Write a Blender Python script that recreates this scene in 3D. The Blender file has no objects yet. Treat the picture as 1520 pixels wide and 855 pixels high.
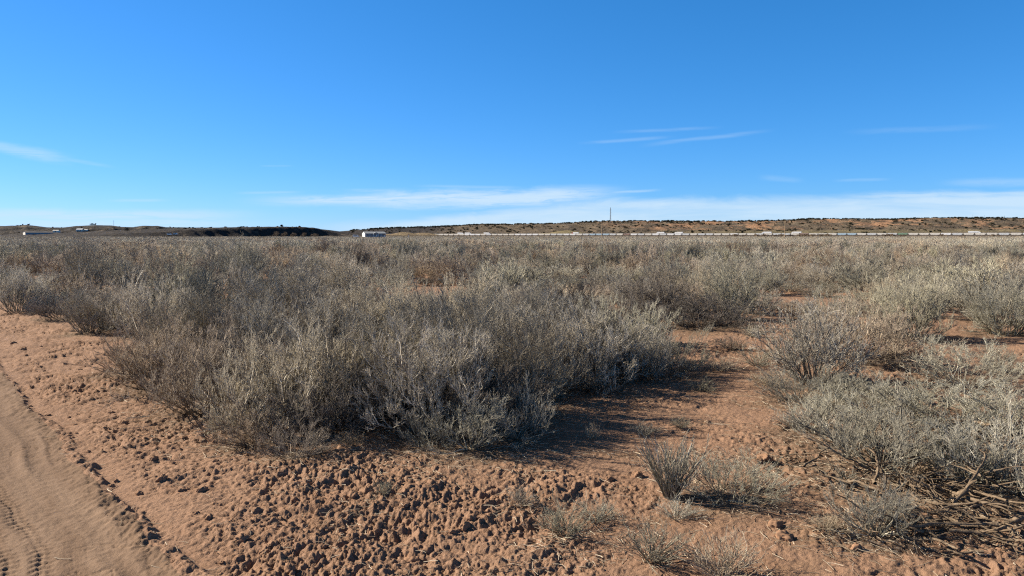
import bpy, bmesh, math, random
import numpy as np
from mathutils import Vector, Matrix

R = math.radians
scene = bpy.context.scene
COL = scene.collection
rnd = random.Random(7)
F = 1085.0                      # focal length of the photograph in its own pixels (1520 wide)
EYE = 1.6
PITCH = math.atan(77.5 / F)     # camera looks slightly down


# ------------------------------------------------------------------ camera maths
def ray(px, py):
    """direction through a photograph pixel: (x right, y forward, z up)"""
    cx, cy = (px - 760.0) / F, (427.5 - py) / F
    c, s = math.cos(PITCH), math.sin(PITCH)
    return (cx, c + cy * s, -s + cy * c)


def gp(px, py, z=0.0):
    d = ray(px, py)
    t = (z - EYE) / d[2]
    return (d[0] * t, d[1] * t)


def at(px, py, Y):
    """the point at forward distance Y behind a pixel"""
    d = ray(px, py)
    t = Y / d[1]
    return Vector((d[0] * t, Y, EYE + d[2] * t))


def zat(py, Y):
    return at(760, py, Y).z


# ------------------------------------------------------------------ noise
_prm = np.random.RandomState(3).permutation(512)
_prm = np.concatenate([_prm, _prm, _prm])


def _h(ix, iy, seed=0):
    return _prm[(_prm[(ix + seed * 17) & 511] + iy) & 511]


def vnoise(x, y, seed=0):
    """gradient noise, about -1..1"""
    x = np.asarray(x, float); y = np.asarray(y, float)
    ix = np.floor(x).astype(np.int64); iy = np.floor(y).astype(np.int64)
    fx = x - ix; fy = y - iy
    u = fx * fx * fx * (fx * (fx * 6 - 15) + 10); v = fy * fy * fy * (fy * (fy * 6 - 15) + 10)

    def g(dx, dy):
        a = _h(ix + dx, iy + dy, seed) * (2 * math.pi / 512)
        return np.cos(a) * (fx - dx) + np.sin(a) * (fy - dy)
    a = g(0, 0) * (1 - u) + g(1, 0) * u
    b = g(0, 1) * (1 - u) + g(1, 1) * u
    return (a * (1 - v) + b * v) * 1.5


def fbm(x, y, octs=4, seed=0, gain=.5, lac=2.03):
    s = 0; a = 1; f = 1
    for o in range(octs):
        s = s + a * vnoise(x * f + 13.7 * o, y * f - 7.1 * o, seed + o); a *= gain; f *= lac
    return s


def bumps(x, y, cell, rmin, rmax, prob, seed, lump=.35):
    """field of separate rounded clods: heights of spherical caps scattered one to a cell"""
    gx = np.floor(x / cell).astype(np.int64); gy = np.floor(y / cell).astype(np.int64)
    out = np.zeros_like(x)
    wob = 1 + lump * vnoise(x / rmax * .9, y / rmax * .9, seed + 5)
    for dx in (-1, 0, 1):
        for dy in (-1, 0, 1):
            cx = gx + dx; cy = gy + dy
            r1 = _h(cx, cy, seed) / 511.; r2 = _h(cx, cy, seed + 1) / 511.
            r3 = _h(cx, cy, seed + 2) / 511.; r4 = _h(cx, cy, seed + 3) / 511.
            rad = (rmin + (rmax - rmin) * r3 ** 2) * (r4 < prob)
            d2 = ((cx + r1) * cell - x) ** 2 + ((cy + r2) * cell - y) ** 2
            hh = np.sqrt(np.maximum((rad * wob) ** 2 - d2, 0)) * .62
            out = np.maximum(out, hh)
    return out


def sstep(a, b, x):
    t = np.clip((x - a) / (b - a), 0, 1)
    return t * t * (3 - 2 * t)


# ------------------------------------------------------------------ mesh helpers
def mesh_np(name, V, quads=None, tris=None, smooth=False, attrs=None):
    me = bpy.data.meshes.new(name)
    V = np.asarray(V, np.float32)
    nq = 0 if quads is None else len(quads); nt = 0 if tris is None else len(tris)
    idx = []; st = []
    if nq:
        idx.append(np.asarray(quads, np.int32).ravel()); st.append(np.arange(nq, dtype=np.int32) * 4)
    if nt:
        idx.append(np.asarray(tris, np.int32).ravel()); st.append(nq * 4 + np.arange(nt, dtype=np.int32) * 3)
    idx = np.concatenate(idx); st = np.concatenate(st)
    me.vertices.add(len(V)); me.vertices.foreach_set('co', V.ravel())
    me.loops.add(len(idx)); me.loops.foreach_set('vertex_index', idx)
    me.polygons.add(nq + nt); me.polygons.foreach_set('loop_start', st)
    if smooth:
        me.polygons.foreach_set('use_smooth', np.ones(nq + nt, bool))
    for k, a in (attrs or {}).items():
        at_ = me.attributes.new(k, 'FLOAT', 'POINT'); at_.data.foreach_set('value', np.asarray(a, np.float32))
    me.update(calc_edges=True)
    return me


def link(name, me, mat=None, parent=None, loc=None):
    o = bpy.data.objects.new(name, me); COL.objects.link(o)
    if mat is not None and me is not None and not me.materials:
        me.materials.append(mat)
    if parent: o.parent = parent
    if loc is not None: o.location = loc
    return o


def tag(o, label=None, cat=None, group=None, kind=None):
    if label: o['label'] = label
    if cat: o['category'] = cat
    if group: o['group'] = group
    if kind: o['kind'] = kind
    return o


def empty(name, loc=(0, 0, 0), rz=0.0):
    o = bpy.data.objects.new(name, None); COL.objects.link(o)
    o.location = loc; o.rotation_euler = (0, 0, rz); o.empty_display_size = .2
    return o


def kids(o):
    return [c for c in bpy.data.objects if c.parent == o]


def copy_tree(o, ch):
    c = o.copy(); COL.objects.link(c)
    for k in ch:
        d = k.copy(); COL.objects.link(d); d.parent = c
    return c


class MB:
    """collects boxes, prisms, tubes into one bmesh"""
    def __init__(s): s.bm = bmesh.new()

    def box(s, cx, cy, cz, sx, sy, sz, rot=None):
        m = Matrix.Translation((cx, cy, cz))
        if rot is not None: m = m @ rot
        m = m @ Matrix.Diagonal((sx, sy, sz, 1))
        bmesh.ops.create_cube(s.bm, size=1, matrix=m)
        return s

    def bar(s, a, b, r, n=6, r2=None):
        a = Vector(a); b = Vector(b); d = b - a
        q = d.to_track_quat('Z', 'Y').to_matrix().to_4x4()
        bmesh.ops.create_cone(s.bm, cap_ends=True, segments=n, radius1=r, radius2=r if r2 is None else r2,
                              depth=d.length, matrix=Matrix.Translation((a + b) / 2) @ q)
        return s

    def prism(s, prof, y0, y1):
        """profile in x,z pushed along y"""
        A = [s.bm.verts.new((x, y0, z)) for x, z in prof]; B = [s.bm.verts.new((x, y1, z)) for x, z in prof]
        n = len(prof)
        s.bm.faces.new(A[::-1]); s.bm.faces.new(B)
        for i in range(n):
            s.bm.faces.new((A[i], A[(i + 1) % n], B[(i + 1) % n], B[i]))
        return s

    def build(s, name, mat, parent=None, bevel=0, smooth=False):
        bmesh.ops.recalc_face_normals(s.bm, faces=s.bm.faces)
        if bevel:
            bmesh.ops.bevel(s.bm, geom=list(s.bm.edges), offset=bevel, segments=2, affect='EDGES')
        me = bpy.data.meshes.new(name); s.bm.to_mesh(me); s.bm.free()
        if smooth: me.polygons.foreach_set('use_smooth', [True] * len(me.polygons))
        return link(name, me, mat, parent)


# ------------------------------------------------------------------ materials
def new_mat(name):
    m = bpy.data.materials.new(name); m.use_nodes = True
    nt = m.node_tree; b = nt.nodes['Principled BSDF']
    b.inputs['Roughness'].default_value = .9
    b.inputs['Specular IOR Level'].default_value = .15
    return m, nt, b


class N:
    """small node-graph helper"""
    def __init__(s, nt): s.nt = nt

    def n(s, t, **kw):
        x = s.nt.nodes.new(t)
        for k, v in kw.items(): setattr(x, k, v)
        return x

    def put(s, sock, v):
        if isinstance(v, bpy.types.NodeSocket): s.nt.links.new(v, sock)
        elif v is not None: sock.default_value = v

    def math(s, op, a, b=None, c=None, clamp=False):
        x = s.n('ShaderNodeMath', operation=op, use_clamp=clamp)
        s.put(x.inputs[0], a); s.put(x.inputs[1], b); s.put(x.inputs[2], c)
        return x.outputs[0]

    def noise(s, vec, scale, detail=4, rough=.55, dist=0, out=0):
        x = s.n('ShaderNodeTexNoise'); s.put(x.inputs['Vector'], vec)
        x.inputs['Scale'].default_value = scale; x.inputs['Detail'].default_value = detail
        x.inputs['Roughness'].default_value = rough; x.inputs['Distortion'].default_value = dist
        return x.outputs[out]

    def ramp(s, fac, stops, interp='LINEAR'):
        x = s.n('ShaderNodeValToRGB'); cr = x.color_ramp; cr.interpolation = interp
        while len(cr.elements) < len(stops): cr.elements.new(.5)
        for e, (p, c) in zip(cr.elements, stops):
            e.position = p; e.color = (c[0], c[1], c[2], 1) if hasattr(c, '__len__') else (c, c, c, 1)
        s.put(x.inputs[0], fac)
        return x.outputs[0]

    def mix(s, fac, a, b, mode='MIX'):
        x = s.n('ShaderNodeMix', data_type='RGBA', blend_type=mode)
        s.put(x.inputs[0], fac)
        for sock, v in ((x.inputs[6], a), (x.inputs[7], b)):
            if isinstance(v, tuple) and len(v) == 3: v = (*v, 1)
            s.put(sock, v)
        return x.outputs[2]

    def mapr(s, v, a, b, c=0, d=1, smooth=True):
        x = s.n('ShaderNodeMapRange', interpolation_type='SMOOTHSTEP' if smooth else 'LINEAR')
        s.put(x.inputs[0], v)
        for i, q in enumerate((a, b, c, d)): x.inputs[i + 1].default_value = q
        return x.outputs[0]

    def attr(s, name):
        return s.n('ShaderNodeAttribute', attribute_name=name).outputs['Fac']

    def obj(s):
        return s.n('ShaderNodeTexCoord').outputs['Object']

    def bump(s, h, strength, dist, normal=None):
        x = s.n('ShaderNodeBump'); x.inputs['Strength'].default_value = strength; x.inputs['Distance'].default_value = dist
        s.put(x.inputs['Height'], h)
        if normal is not None: s.put(x.inputs['Normal'], normal)
        return x.outputs[0]


def plain(name, col, rough=.8, spec=.2, metal=0.0, var=.12, scale=3.0):
    """painted or bare surface with slight uneven wear"""
    m, nt, b = new_mat(name); k = N(nt)
    f = k.noise(k.obj(), scale, 5, .6)
    c = k.ramp(f, [(.3, tuple(v * (1 - var) for v in col)), (.7, tuple(min(1, v * (1 + var)) for v in col))])
    nt.links.new(c, b.inputs['Base Color'])
    b.inputs['Roughness'].default_value = rough; b.inputs['Specular IOR Level'].default_value = spec
    b.inputs['Metallic'].default_value = metal
    return m


# ------------------------------------------------------------------ ground shape
RP = np.array([-1.55, 3.31]); RD = np.array([-0.653, 0.757]); RN = np.array([0.757, 0.653])


def road_t(x, y):
    """signed distance from the right-hand edge of the dirt road (negative: on the road)"""
    t = (x - RP[0]) * RN[0] + (y - RP[1]) * RN[1]
    s = (x - RP[0]) * RD[0] + (y - RP[1]) * RD[1]
    return t + .06 * vnoise(s * .7, s * 0 + 3.3, 21) + .03 * vnoise(s * 2.9, s * 0 + 1.3, 22), s


def ground_h(x, y, fine=True):
    x = np.asarray(x, float); y = np.asarray(y, float)
    t, s = road_t(x, y)
    r = np.sqrt(x * x + y * y)
    off = sstep(-.05, .35, t)                      # off the road
    on = 1 - sstep(-.12, .03, t)                   # on the road
    far = 1 - sstep(25, 60, r)
    h = .05 * fbm(x * .35, y * .35, 3, 31) * off * np.minimum(1, .4 + .1 * np.maximum(t, 0))
    h = h + .10 * sstep(-1.5, 2.5, t) - .06
    if not fine: return h
    rough = np.clip(.36 + .48 * vnoise(x * .6, y * .6, 33) + .25 * vnoise(x * 1.7, y * 1.7, 34), .18, .66)
    rough = rough + .24 * sstep(.0, .25, t) * (1 - sstep(1.0, 2.0, t)) * np.clip(.75 + vnoise(x * 1.3, y * 1.3, 37), .2, 1.3)
    wx = x + .05 * vnoise(x * 5, y * 5, 41); wy = y + .05 * vnoise(x * 5, y * 5, 42)
    clus = np.maximum(sstep(-.75, .40, fbm(x * 1.5, y * 1.5, 3, 35)), .6 * (1 - sstep(1.0, 2.0, t))) * (.40 + .60 * sstep(-.35, .4, vnoise(x * 4.3, y * 4.3, 36)))
    hh = .040 * fbm(wx * 1.9, wy * 2.3, 3, 43, .42)
    # old hoof prints and wind scoops
    hh -= .016 * sstep(.15, .55, vnoise(wx * 4.1, wy * 4.1, 45))
    hh += 1.0 * clus * bumps(wx, wy, .30, .02, .070, .40, 51, .8)
    hh += .95 * clus * bumps(wx, wy, .11, .007, .036, .60, 55, .9)
    hh += 1.05 * (.45 + clus) * bumps(wx, wy, .055, .005, .019, .60, 59, .9)
    hh -= .026 * clus * sstep(.30, .75, vnoise(wx * 7.5, wy * 9.5, 46))
    # broken crust: plates with abrupt edges
    qx = x + .16 * vnoise(x * 2.7, y * 2.7, 48) + .05 * vnoise(x * 9, y * 9, 49); qy = y + .16 * vnoise(x * 2.7, y * 2.7, 50) + .05 * vnoise(x * 9, y * 9, 52)
    hh += .018 * sstep(-.03, .05, vnoise(qx * 2.1, qy * 3.0, 53) - .12) + .012 * sstep(-.04, .05, vnoise(qx * 4.9, qy * 6.5, 54) - .1) + .007 * sstep(-.06, .06, vnoise(qx * 11, qy * 14, 56))
    hh -= .026 * sstep(.42, .60, vnoise(qx * 3.3 + 5, qy * 4.4, 57))
    hh += (.016 + .012 * clus) * fbm(x * 23, y * 23, 3, 47, .7)
    h = h + hh * rough * off * far
    # sparse crumbs over the smooth shoulder
    h = h + bumps(wx, wy, .15, .006, .026, .35, 63, .7) * off * (1 - sstep(.8, 2.0, t)) * far
    # graded edge: low broken windrow
    tb = t - .03 - .05 * vnoise(s * .8, s * 0 + 9.5, 67) - .03 * vnoise(x * 6, y * 6, 64)
    wr = np.exp(-(tb / np.where(tb < 0, .13, .035)) ** 2)
    h = h + wr * np.maximum(.004, .034 + .026 * vnoise(s * 1.1, s * 0 + .5, 65) + .018 * fbm(x * 9, y * 9, 4, 66, .65)) * far
    crumb = np.exp(-((t - .06 - .05 * vnoise(s * 1.9, s * 0 + 2.5, 68)) / .11) ** 2) * np.clip(.55 + .9 * vnoise(s * 1.1, s * 0 + 7.5, 69), 0, 1)
    h = h + crumb * (1.3 * bumps(wx, wy, .075, .006, .030, .6, 85, .9) + .010 * fbm(x * 30, y * 30, 2, 86)) * far
    # wheel ruts along the road
    def rut(c, w, d): return -d * np.exp(-((t - c) / w) ** 4)
    tw = t + .012 * vnoise(s * .5, s * 0, 71)
    rd = rut(-1.05, .30, .005) + rut(-2.65, .30, .006)
    brk = np.clip(.6 + .8 * vnoise(s * 1.7, t * 3, 72), .1, 1)
    rd = rd + .016 * brk * np.exp(-((tw + .225 + .01 * s) / .035) ** 2) + .006 * brk * np.exp(-((tw + .11) / .02) ** 2)
    rd = rd + .005 * np.exp(-((tw + 1.38) / .04) ** 2) + .0022 * fbm(tw * 14, s * .5, 3, 73)
    # tread marks
    for c, w in ((-.47, .05), (-.61, .055), (-1.9, .12)):
        m_ = np.exp(-((tw - c) / w) ** 6)
        rd = rd - m_ * (.003 + .006 * (np.sin(s * 2 * math.pi / .06 + np.abs(tw - c) * 60) > 0) + .004 * (np.abs(tw - c) < .012)) * np.clip(.8 + vnoise(s * 2.3, t * 4, 83), 0, 1)
    rd = rd + .0035 * fbm(x * 2.2 + y, y * 2.2 - x, 3, 75) + .0026 * fbm(x * 16, y * 16, 3, 76, .75) + .5 * bumps(x, y, .14, .003, .012, .4, 78, .7)
    rd = rd - .008 * sstep(.05, .0, np.abs(vnoise(x * 2.4 + .8 * vnoise(x * 6, y * 6, 80), y * 2.4, 81))) * sstep(.0, .4, vnoise(x * .8, y * .8, 82))
    h = h + rd * on * far
    return h


# polar sheet: fine in front of the viewer, coarser behind and far away
def ground_mesh():
    fine_a = np.linspace(-R(46), R(46), 1130)
    rest = np.linspace(R(46), R(314), 110)[1:-1]
    ang = np.concatenate([fine_a, rest])
    rr = [.02, .4, .8, 1.2, 1.6, 2.0, 2.3]
    while rr[-1] < 9: rr.append(rr[-1] * 1.0027)
    while rr[-1] < 16: rr.append(rr[-1] * 1.0045)
    while rr[-1] < 60: rr.append(rr[-1] * 1.010)
    while rr[-1] < 9000: rr.append(rr[-1] * 1.045)
    rr = np.array(rr); na = len(ang); nr = len(rr)
    A, Rr = np.meshgrid(ang, rr)
    X = np.sin(A) * Rr; Y = np.cos(A) * Rr
    Z = ground_h(X.ravel(), Y.ravel()).reshape(X.shape)
    i = np.arange(nr - 1)[:, None] * na; j = np.arange(na)[None, :]; j2 = (j + 1) % na
    Q = np.stack([i + j, i + na + j, i + na + j2, i + j2], -1).reshape(-1, 4)
    V = np.stack([X, Y, Z], -1).reshape(-1, 3)
    c = V[Q].mean(1)
    t, s = road_t(c[:, 0], c[:, 1])
    onroad = (t < 0.0) & (t > -4.6)
    res = []
    for msk in (~onroad, onroad):
        q = Q[msk]; u, inv = np.unique(q, return_inverse=True)
        v = V[u]; tt, ss = road_t(v[:, 0], v[:, 1])
        res.append((v, inv.reshape(-1, 4), tt, ss))
    return res


g, rdm = ground_mesh()


def soil_material(road=False):
    m, nt, b = new_mat('packed_dirt' if road else 'red_soil'); k = N(nt)
    p = k.obj()
    big = k.noise(p, .55, 4, .6)
    mid = k.noise(p, 3.2, 6, .65)
    fine = k.noise(p, 38, 6, .7)
    if road:
        c = k.ramp(big, [(.35, (.142, .093, .063)), (.65, (.168, .112, .075))])
        c = k.mix(k.mapr(mid, .45, .7, 0, .45), c, (.145, .094, .060))
        cs = k.n('ShaderNodeCombineXYZ'); k.put(cs.inputs[0], k.math('MULTIPLY', k.attr('edge'), 4.5)); k.put(cs.inputs[1], k.math('MULTIPLY', k.attr('along'), .35))
        c = k.mix(k.mapr(k.noise(cs.outputs[0], 1.0, 5, .6), .46, .62, 0, .7), c, (.208, .143, .099))
    else:
        c = k.ramp(big, [(.3, (.224, .138, .092)), (.7, (.268, .169, .114))])
        c = k.mix(k.mapr(mid, .5, .75, 0, .55), c, (.185, .106, .066))
        # plant litter worked into the soil between the shrubs
        t = k.attr('edge')
        lit = k.noise(p, 1.1, 5, .65)
        lm = k.math('MULTIPLY', k.mapr(lit, .50, .66), k.mapr(t, .8, 2.6, .0, .6))
        c = k.mix(lm, c, (.150, .098, .060))
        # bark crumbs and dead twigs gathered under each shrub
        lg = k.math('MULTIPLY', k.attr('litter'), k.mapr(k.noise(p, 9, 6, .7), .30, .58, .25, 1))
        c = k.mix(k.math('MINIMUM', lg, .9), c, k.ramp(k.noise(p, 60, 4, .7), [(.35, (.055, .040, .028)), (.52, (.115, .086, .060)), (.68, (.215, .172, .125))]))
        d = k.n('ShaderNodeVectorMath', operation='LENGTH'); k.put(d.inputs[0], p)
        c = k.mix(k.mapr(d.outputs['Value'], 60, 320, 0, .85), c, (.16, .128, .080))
    c = k.mix(k.mapr(fine, .35, .68, 0, .35), c, (.175, .098, .056) if not road else (.135, .085, .054))
    sp = k.noise(p, 140, 3, .7)
    c = k.mix(k.mapr(sp, .62, .72, 0, .35), c, (.42, .28, .18) if not road else (.27, .19, .13))
    nt.links.new(c, b.inputs['Base Color'])
    b.inputs['Roughness'].default_value = .97; b.inputs['Specular IOR Level'].default_value = .08
    h = k.math('ADD', k.math('MULTIPLY', fine, .6), k.math('MULTIPLY', sp, .35))
    b1 = k.bump(h, 1.0 if not road else .6, .016)
    if road:
        cx = k.n('ShaderNodeCombineXYZ'); k.put(cx.inputs[0], k.math('MULTIPLY', k.attr('edge'), 22)); k.put(cx.inputs[1], k.math('MULTIPLY', k.attr('along'), 1.4))
        b1 = k.bump(k.noise(cx.outputs[0], 1.0, 5, .65), .3, .010, b1)
    else:
        vo = k.n('ShaderNodeTexVoronoi', feature='SMOOTH_F1'); k.put(vo.inputs['Vector'], p); vo.inputs['Scale'].default_value = 42; vo.inputs['Smoothness'].default_value = .3
        b1 = k.bump(k.math('SUBTRACT', 1, vo.outputs['Distance']), .3, .010, b1)
    nt.links.new(b1, b.inputs['Normal'])
    return m


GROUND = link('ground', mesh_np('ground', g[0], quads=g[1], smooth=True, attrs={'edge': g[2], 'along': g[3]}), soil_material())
tag(GROUND, kind='structure')
ROAD = link('dirt_road', mesh_np('dirt_road', rdm[0], quads=rdm[1], smooth=True, attrs={'edge': rdm[2], 'along': rdm[3]}), soil_material(True))
tag(ROAD, kind='structure')


def gz(x, y, fine=False):
    return float(ground_h(np.array([x]), np.array([y]), fine)[0])


# ------------------------------------------------------------------ twig work
def tubes(P, Rad, k=3, rng=None):
    """P [N,n,3] paths, Rad [N,n] radii -> vertices, quads (k-sided tubes)"""
    Nn, n, _ = P.shape
    T = np.empty_like(P); T[:, 1:-1] = P[:, 2:] - P[:, :-2]; T[:, 0] = P[:, 1] - P[:, 0]; T[:, -1] = P[:, -1] - P[:, -2]
    T /= np.linalg.norm(T, axis=2, keepdims=True) + 1e-9
    ref = np.where(np.abs(T[:, :1, 2:3]) > .8, np.array([1., 0, 0]), np.array([0, 0, 1.]))
    ref = np.broadcast_to(ref, T.shape)
    U = np.cross(T, ref); U /= np.linalg.norm(U, axis=2, keepdims=True) + 1e-9
    W = np.cross(T, U)
    a = np.arange(k) * 2 * math.pi / k
    V = P[:, :, None, :] + Rad[:, :, None, None] * (np.cos(a)[None, None, :, None] * U[:, :, None, :] + np.sin(a)[None, None, :, None] * W[:, :, None, :])
    base = (np.arange(Nn) * n * k)[:, None, None] + (np.arange(n - 1) * k)[None, :, None]
    j = np.arange(k)[None, None, :]; j2 = (j + 1) % k
    Q = np.stack([base + j, base + j2, base + k + j2, base + k + j], -1).reshape(-1, 4)
    return V.reshape(-1, 3), Q


def unit(v):
    return v / (np.linalg.norm(v, axis=-1, keepdims=True) + 1e-9)


def walk(rng, start, d, L, n, up, wander, droop=0.0):
    """paths that start at START in direction D, bending up (or drooping)"""
    Nn = len(start); P = np.empty((Nn, n, 3)); P[:, 0] = start
    step = (L / (n - 1))[:, None]
    cur = d.copy()
    for i in range(1, n):
        cur = unit(cur + up * np.array([0, 0, 1.]) / (n - 1) + wander * rng.normal(size=(Nn, 3)) - droop * np.array([0, 0, 1.]) * i / n / (n - 1))
        P[:, i] = P[:, i - 1] + cur * step
    return P


def shrub_parts(seed, height=.8, width=1.4, n0=26, base=.08, theta=1.25, up=.5, wander=.16, dome=.35,
                kids_n=(8, 7, 4), lens=(.48, .42, .40), spread=.75, rad=(.0065, .0036, .0022, .0016), pts=(7, 5, 4, 3),
                leaves=0, leaf=.006, droop=0.0, tone0=.25, tmin=.25, pw=.6, sides=3, leanx=0.0):
    """returns (stem verts, quads, tone), (twig verts, quads, tone): stems are the two older orders of wood"""
    rng = np.random.RandomState(seed)
    az = rng.uniform(0, 2 * math.pi, n0); th = theta * rng.uniform(0, 1, n0) ** pw
    d = np.stack([np.sin(th) * np.cos(az), np.sin(th) * np.sin(az), np.cos(th)], 1)
    br = base * np.sqrt(rng.uniform(0, 1, n0))
    st = np.stack([br * np.cos(az), br * np.sin(az), np.full(n0, -.02)], 1)
    L = (1 - dome * (th / max(theta, .01)) ** 2) * rng.uniform(.6, 1.1, n0) * .8
    d = unit(d + np.array([leanx, 0, 0]))
    P = walk(rng, st, d, L, pts[0], up, wander, droop)
    levels = [(P, L)]
    for lv in range(len(kids_n)):
        pp, pl = levels[-1]; k = kids_n[lv]; n = pp.shape[1]
        idx = np.repeat(np.arange(len(pp)), k)
        t = rng.uniform(tmin, 1, len(idx)) ** .85 * (n - 1)
        i0 = np.minimum(t.astype(int), n - 2); f = (t - i0)[:, None]
        s0 = pp[idx, i0] * (1 - f) + pp[idx, i0 + 1] * f
        tg = unit(pp[idx, i0 + 1] - pp[idx, i0])
        dd = unit(tg + spread * rng.normal(size=(len(idx), 3)) * .7 + np.array([0, 0, .18]))
        ll = pl[idx] * lens[lv] * rng.uniform(.5, 1.25, len(idx)) * (1.15 - .5 * t / (n - 1))
        levels.append((walk(rng, s0, dd, ll, pts[lv + 1], up * .7, wander * 1.3, droop), ll))
    allp = np.concatenate([p.reshape(-1, 3) for p, _ in levels])
    zt = np.percentile(allp[:, 2], 98.5); xr = np.percentile(np.hypot(allp[:, 0], allp[:, 1]), 97)
    sc = np.array([width / 2 / xr, width / 2 / xr, height / zt])
    out = [[], []]
    for lv, (p, l) in enumerate(levels):
        p = p * sc; p[:, :, 2] = np.where(p[:, :, 2] < .004, .004 + rng.uniform(0, .02, p.shape[:2]), p[:, :, 2])
        n = p.shape[1]
        if lv == 0: p[:, 0, 2] = -.03
        rr = rad[lv] * np.linspace(1, .45, n)[None, :] * rng.uniform(.7, 1.3, len(p))[:, None]
        v, q = tubes(p, rr, sides)
        tn = np.clip(rng.normal(tone0 + .17 * lv, .16, len(p)), 0, .93)
        tn = np.where(rng.uniform(0, 1, len(p)) < .07, 1.0, tn)           # some bleached dead twigs
        tone = np.repeat(tn, n * sides)
        out[0 if lv < 2 else 1].append((v, q, tone))
    if leaves:
        p = levels[-1][0] * sc
        idx = rng.randint(0, len(p), leaves); f = rng.uniform(.1, 1, leaves)[:, None] * (p.shape[1] - 1)
        i0 = np.minimum(f.astype(int), p.shape[1] - 2)[:, 0]; f = f - i0[:, None]
        c = p[idx, i0] * (1 - f) + p[idx, i0 + 1] * f
        c[:, 2] = np.maximum(c[:, 2], .006)
        a = unit(rng.normal(size=(leaves, 3))); b_ = unit(np.cross(a, rng.normal(size=(leaves, 3))))
        s = leaf * rng.uniform(.5, 1.3, leaves)[:, None]
        fold = unit(np.cross(a, b_)) * s * .35
        v = np.stack([c - b_ * s * .4 + fold, c + a * s, c + b_ * s * .4 + fold, c - a * s], 1).reshape(-1, 3)
        q = np.arange(leaves * 4).reshape(-1, 4)
        tone = np.repeat(np.clip(rng.normal(.62, .16, leaves), 0, 1), 4)
        out[1].append((v, q, tone))
    res = []
    for part in out:
        o = 0; vs, qs, ts = [], [], []
        for v, q, t in part:
            vs.append(v); qs.append(q + o); ts.append(t); o += len(v)
        res.append((np.concatenate(vs), np.concatenate(qs), np.concatenate(ts)))
    return res


def twig_mat(name, dark, mid, tip, vary=.30):
    m, nt, b = new_mat(name); k = N(nt)
    c = k.ramp(k.attr('tone'), [(.05, dark), (.5, mid), (.93, tip), (.99, tuple(min(.62, v * 1.45) for v in tip))])
    r = k.n('ShaderNodeObjectInfo').outputs['Random']
    hs = k.n('ShaderNodeHueSaturation')
    k.put(hs.inputs['Color'], c)
    k.put(hs.inputs['Value'], k.mapr(r, 0, 1, 1 - vary, 1 + vary, False))
    k.put(hs.inputs['Saturation'], k.mapr(k.math('FRACT', k.math('MULTIPLY', r, 7.31)), 0, 1, .72, 1.08, False))
    nt.links.new(hs.outputs[0], b.inputs['Base Color'])
    b.inputs['Roughness'].default_value = .75; b.inputs['Specular IOR Level'].default_value = .25
    return m


M_GREY = twig_mat('grey_twig', (.095, .079, .058), (.232, .200, .147), (.430, .380, .288))
M_BROWN = twig_mat('brown_twig', (.090, .066, .045), (.210, .164, .116), (.380, .305, .220))
M_PALE = twig_mat('pale_twig', (.118, .106, .080), (.222, .203, .154), (.355, .328, .256))
M_SAGE = twig_mat('sage_twig', (.100, .090, .065), (.220, .203, .148), (.360, .337, .252))
M_DEAD_SHADE = twig_mat('dead_or_shade_twig', (.045, .036, .028), (.100, .082, .064), (.190, .160, .125))  # dead shrubs of the plain; also paints the shaded core inside the thicket
M_BROOM = twig_mat('broom_twig', (.150, .134, .104), (.290, .264, .206), (.430, .395, .315), vary=.04)
M_STRAW = twig_mat('straw', (.16, .122, .080), (.310, .245, .165), (.45, .37, .265))

MATS = {'broom': M_BROOM, 'dead': M_DEAD_SHADE, 'grey': M_GREY, 'brown': M_BROWN, 'pale': M_PALE, 'sage': M_SAGE, 'straw': M_STRAW}
PROTO = {}


def proto(key, mat, **kw):
    h, w = kw.get('height', .8), kw.get('width', 1.4)
    (sv, sq, stn), (tv, tq, ttn) = shrub_parts(**kw)
    sm = mesh_np('stems', sv, quads=sq, attrs={'tone': stn}); sm.materials.append(MATS[mat])
    tm = mesh_np('twigs', tv, quads=tq, attrs={'tone': ttn}); tm.materials.append(MATS[mat])
    PROTO[key] = (sm, tm, h, w)


# dense saltbush domes
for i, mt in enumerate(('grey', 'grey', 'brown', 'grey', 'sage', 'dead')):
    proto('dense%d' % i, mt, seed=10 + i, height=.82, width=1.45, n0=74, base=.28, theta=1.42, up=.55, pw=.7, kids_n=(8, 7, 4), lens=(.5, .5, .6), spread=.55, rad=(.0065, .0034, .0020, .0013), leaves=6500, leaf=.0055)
# open fans of straight stems
for i, mt in enumerate(('grey', 'sage')):
    proto('fan%d' % i, mt, seed=30 + i, height=.8, width=1.3, n0=70, base=.15, theta=1.12, up=.15, wander=.10, dome=.25,
          kids_n=(7, 6, 4), lens=(.45, .42, .45), spread=.68, tmin=.25, leaves=4000, leaf=.005)
# low soft bushes
for i, mt in enumerate(('sage', 'pale', 'brown')):
    proto('low%d' % i, mt, seed=40 + i, height=.5, width=1.15, n0=44, base=.22, theta=1.35, up=.35, wander=.10, dome=.25,
          kids_n=(7, 6, 3), lens=(.5, .5, .55), spread=.5, rad=(.0040, .0023, .0015, .0011), leaves=1500, leaf=.0045)
# half-dead sprawling bushes with bare pale wood
for i, mt in enumerate(('pale', 'sage')):
    proto('sprawl%d' % i, mt, seed=50 + i, height=.5, width=1.25, n0=34, base=.10, theta=1.40, up=.45, wander=.14, dome=.0,
          kids_n=(7, 6, 4), lens=(.55, .5, .5), rad=(.0062, .0032, .0018, .0012), spread=.58, pts=(8, 5, 4, 3))
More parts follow.
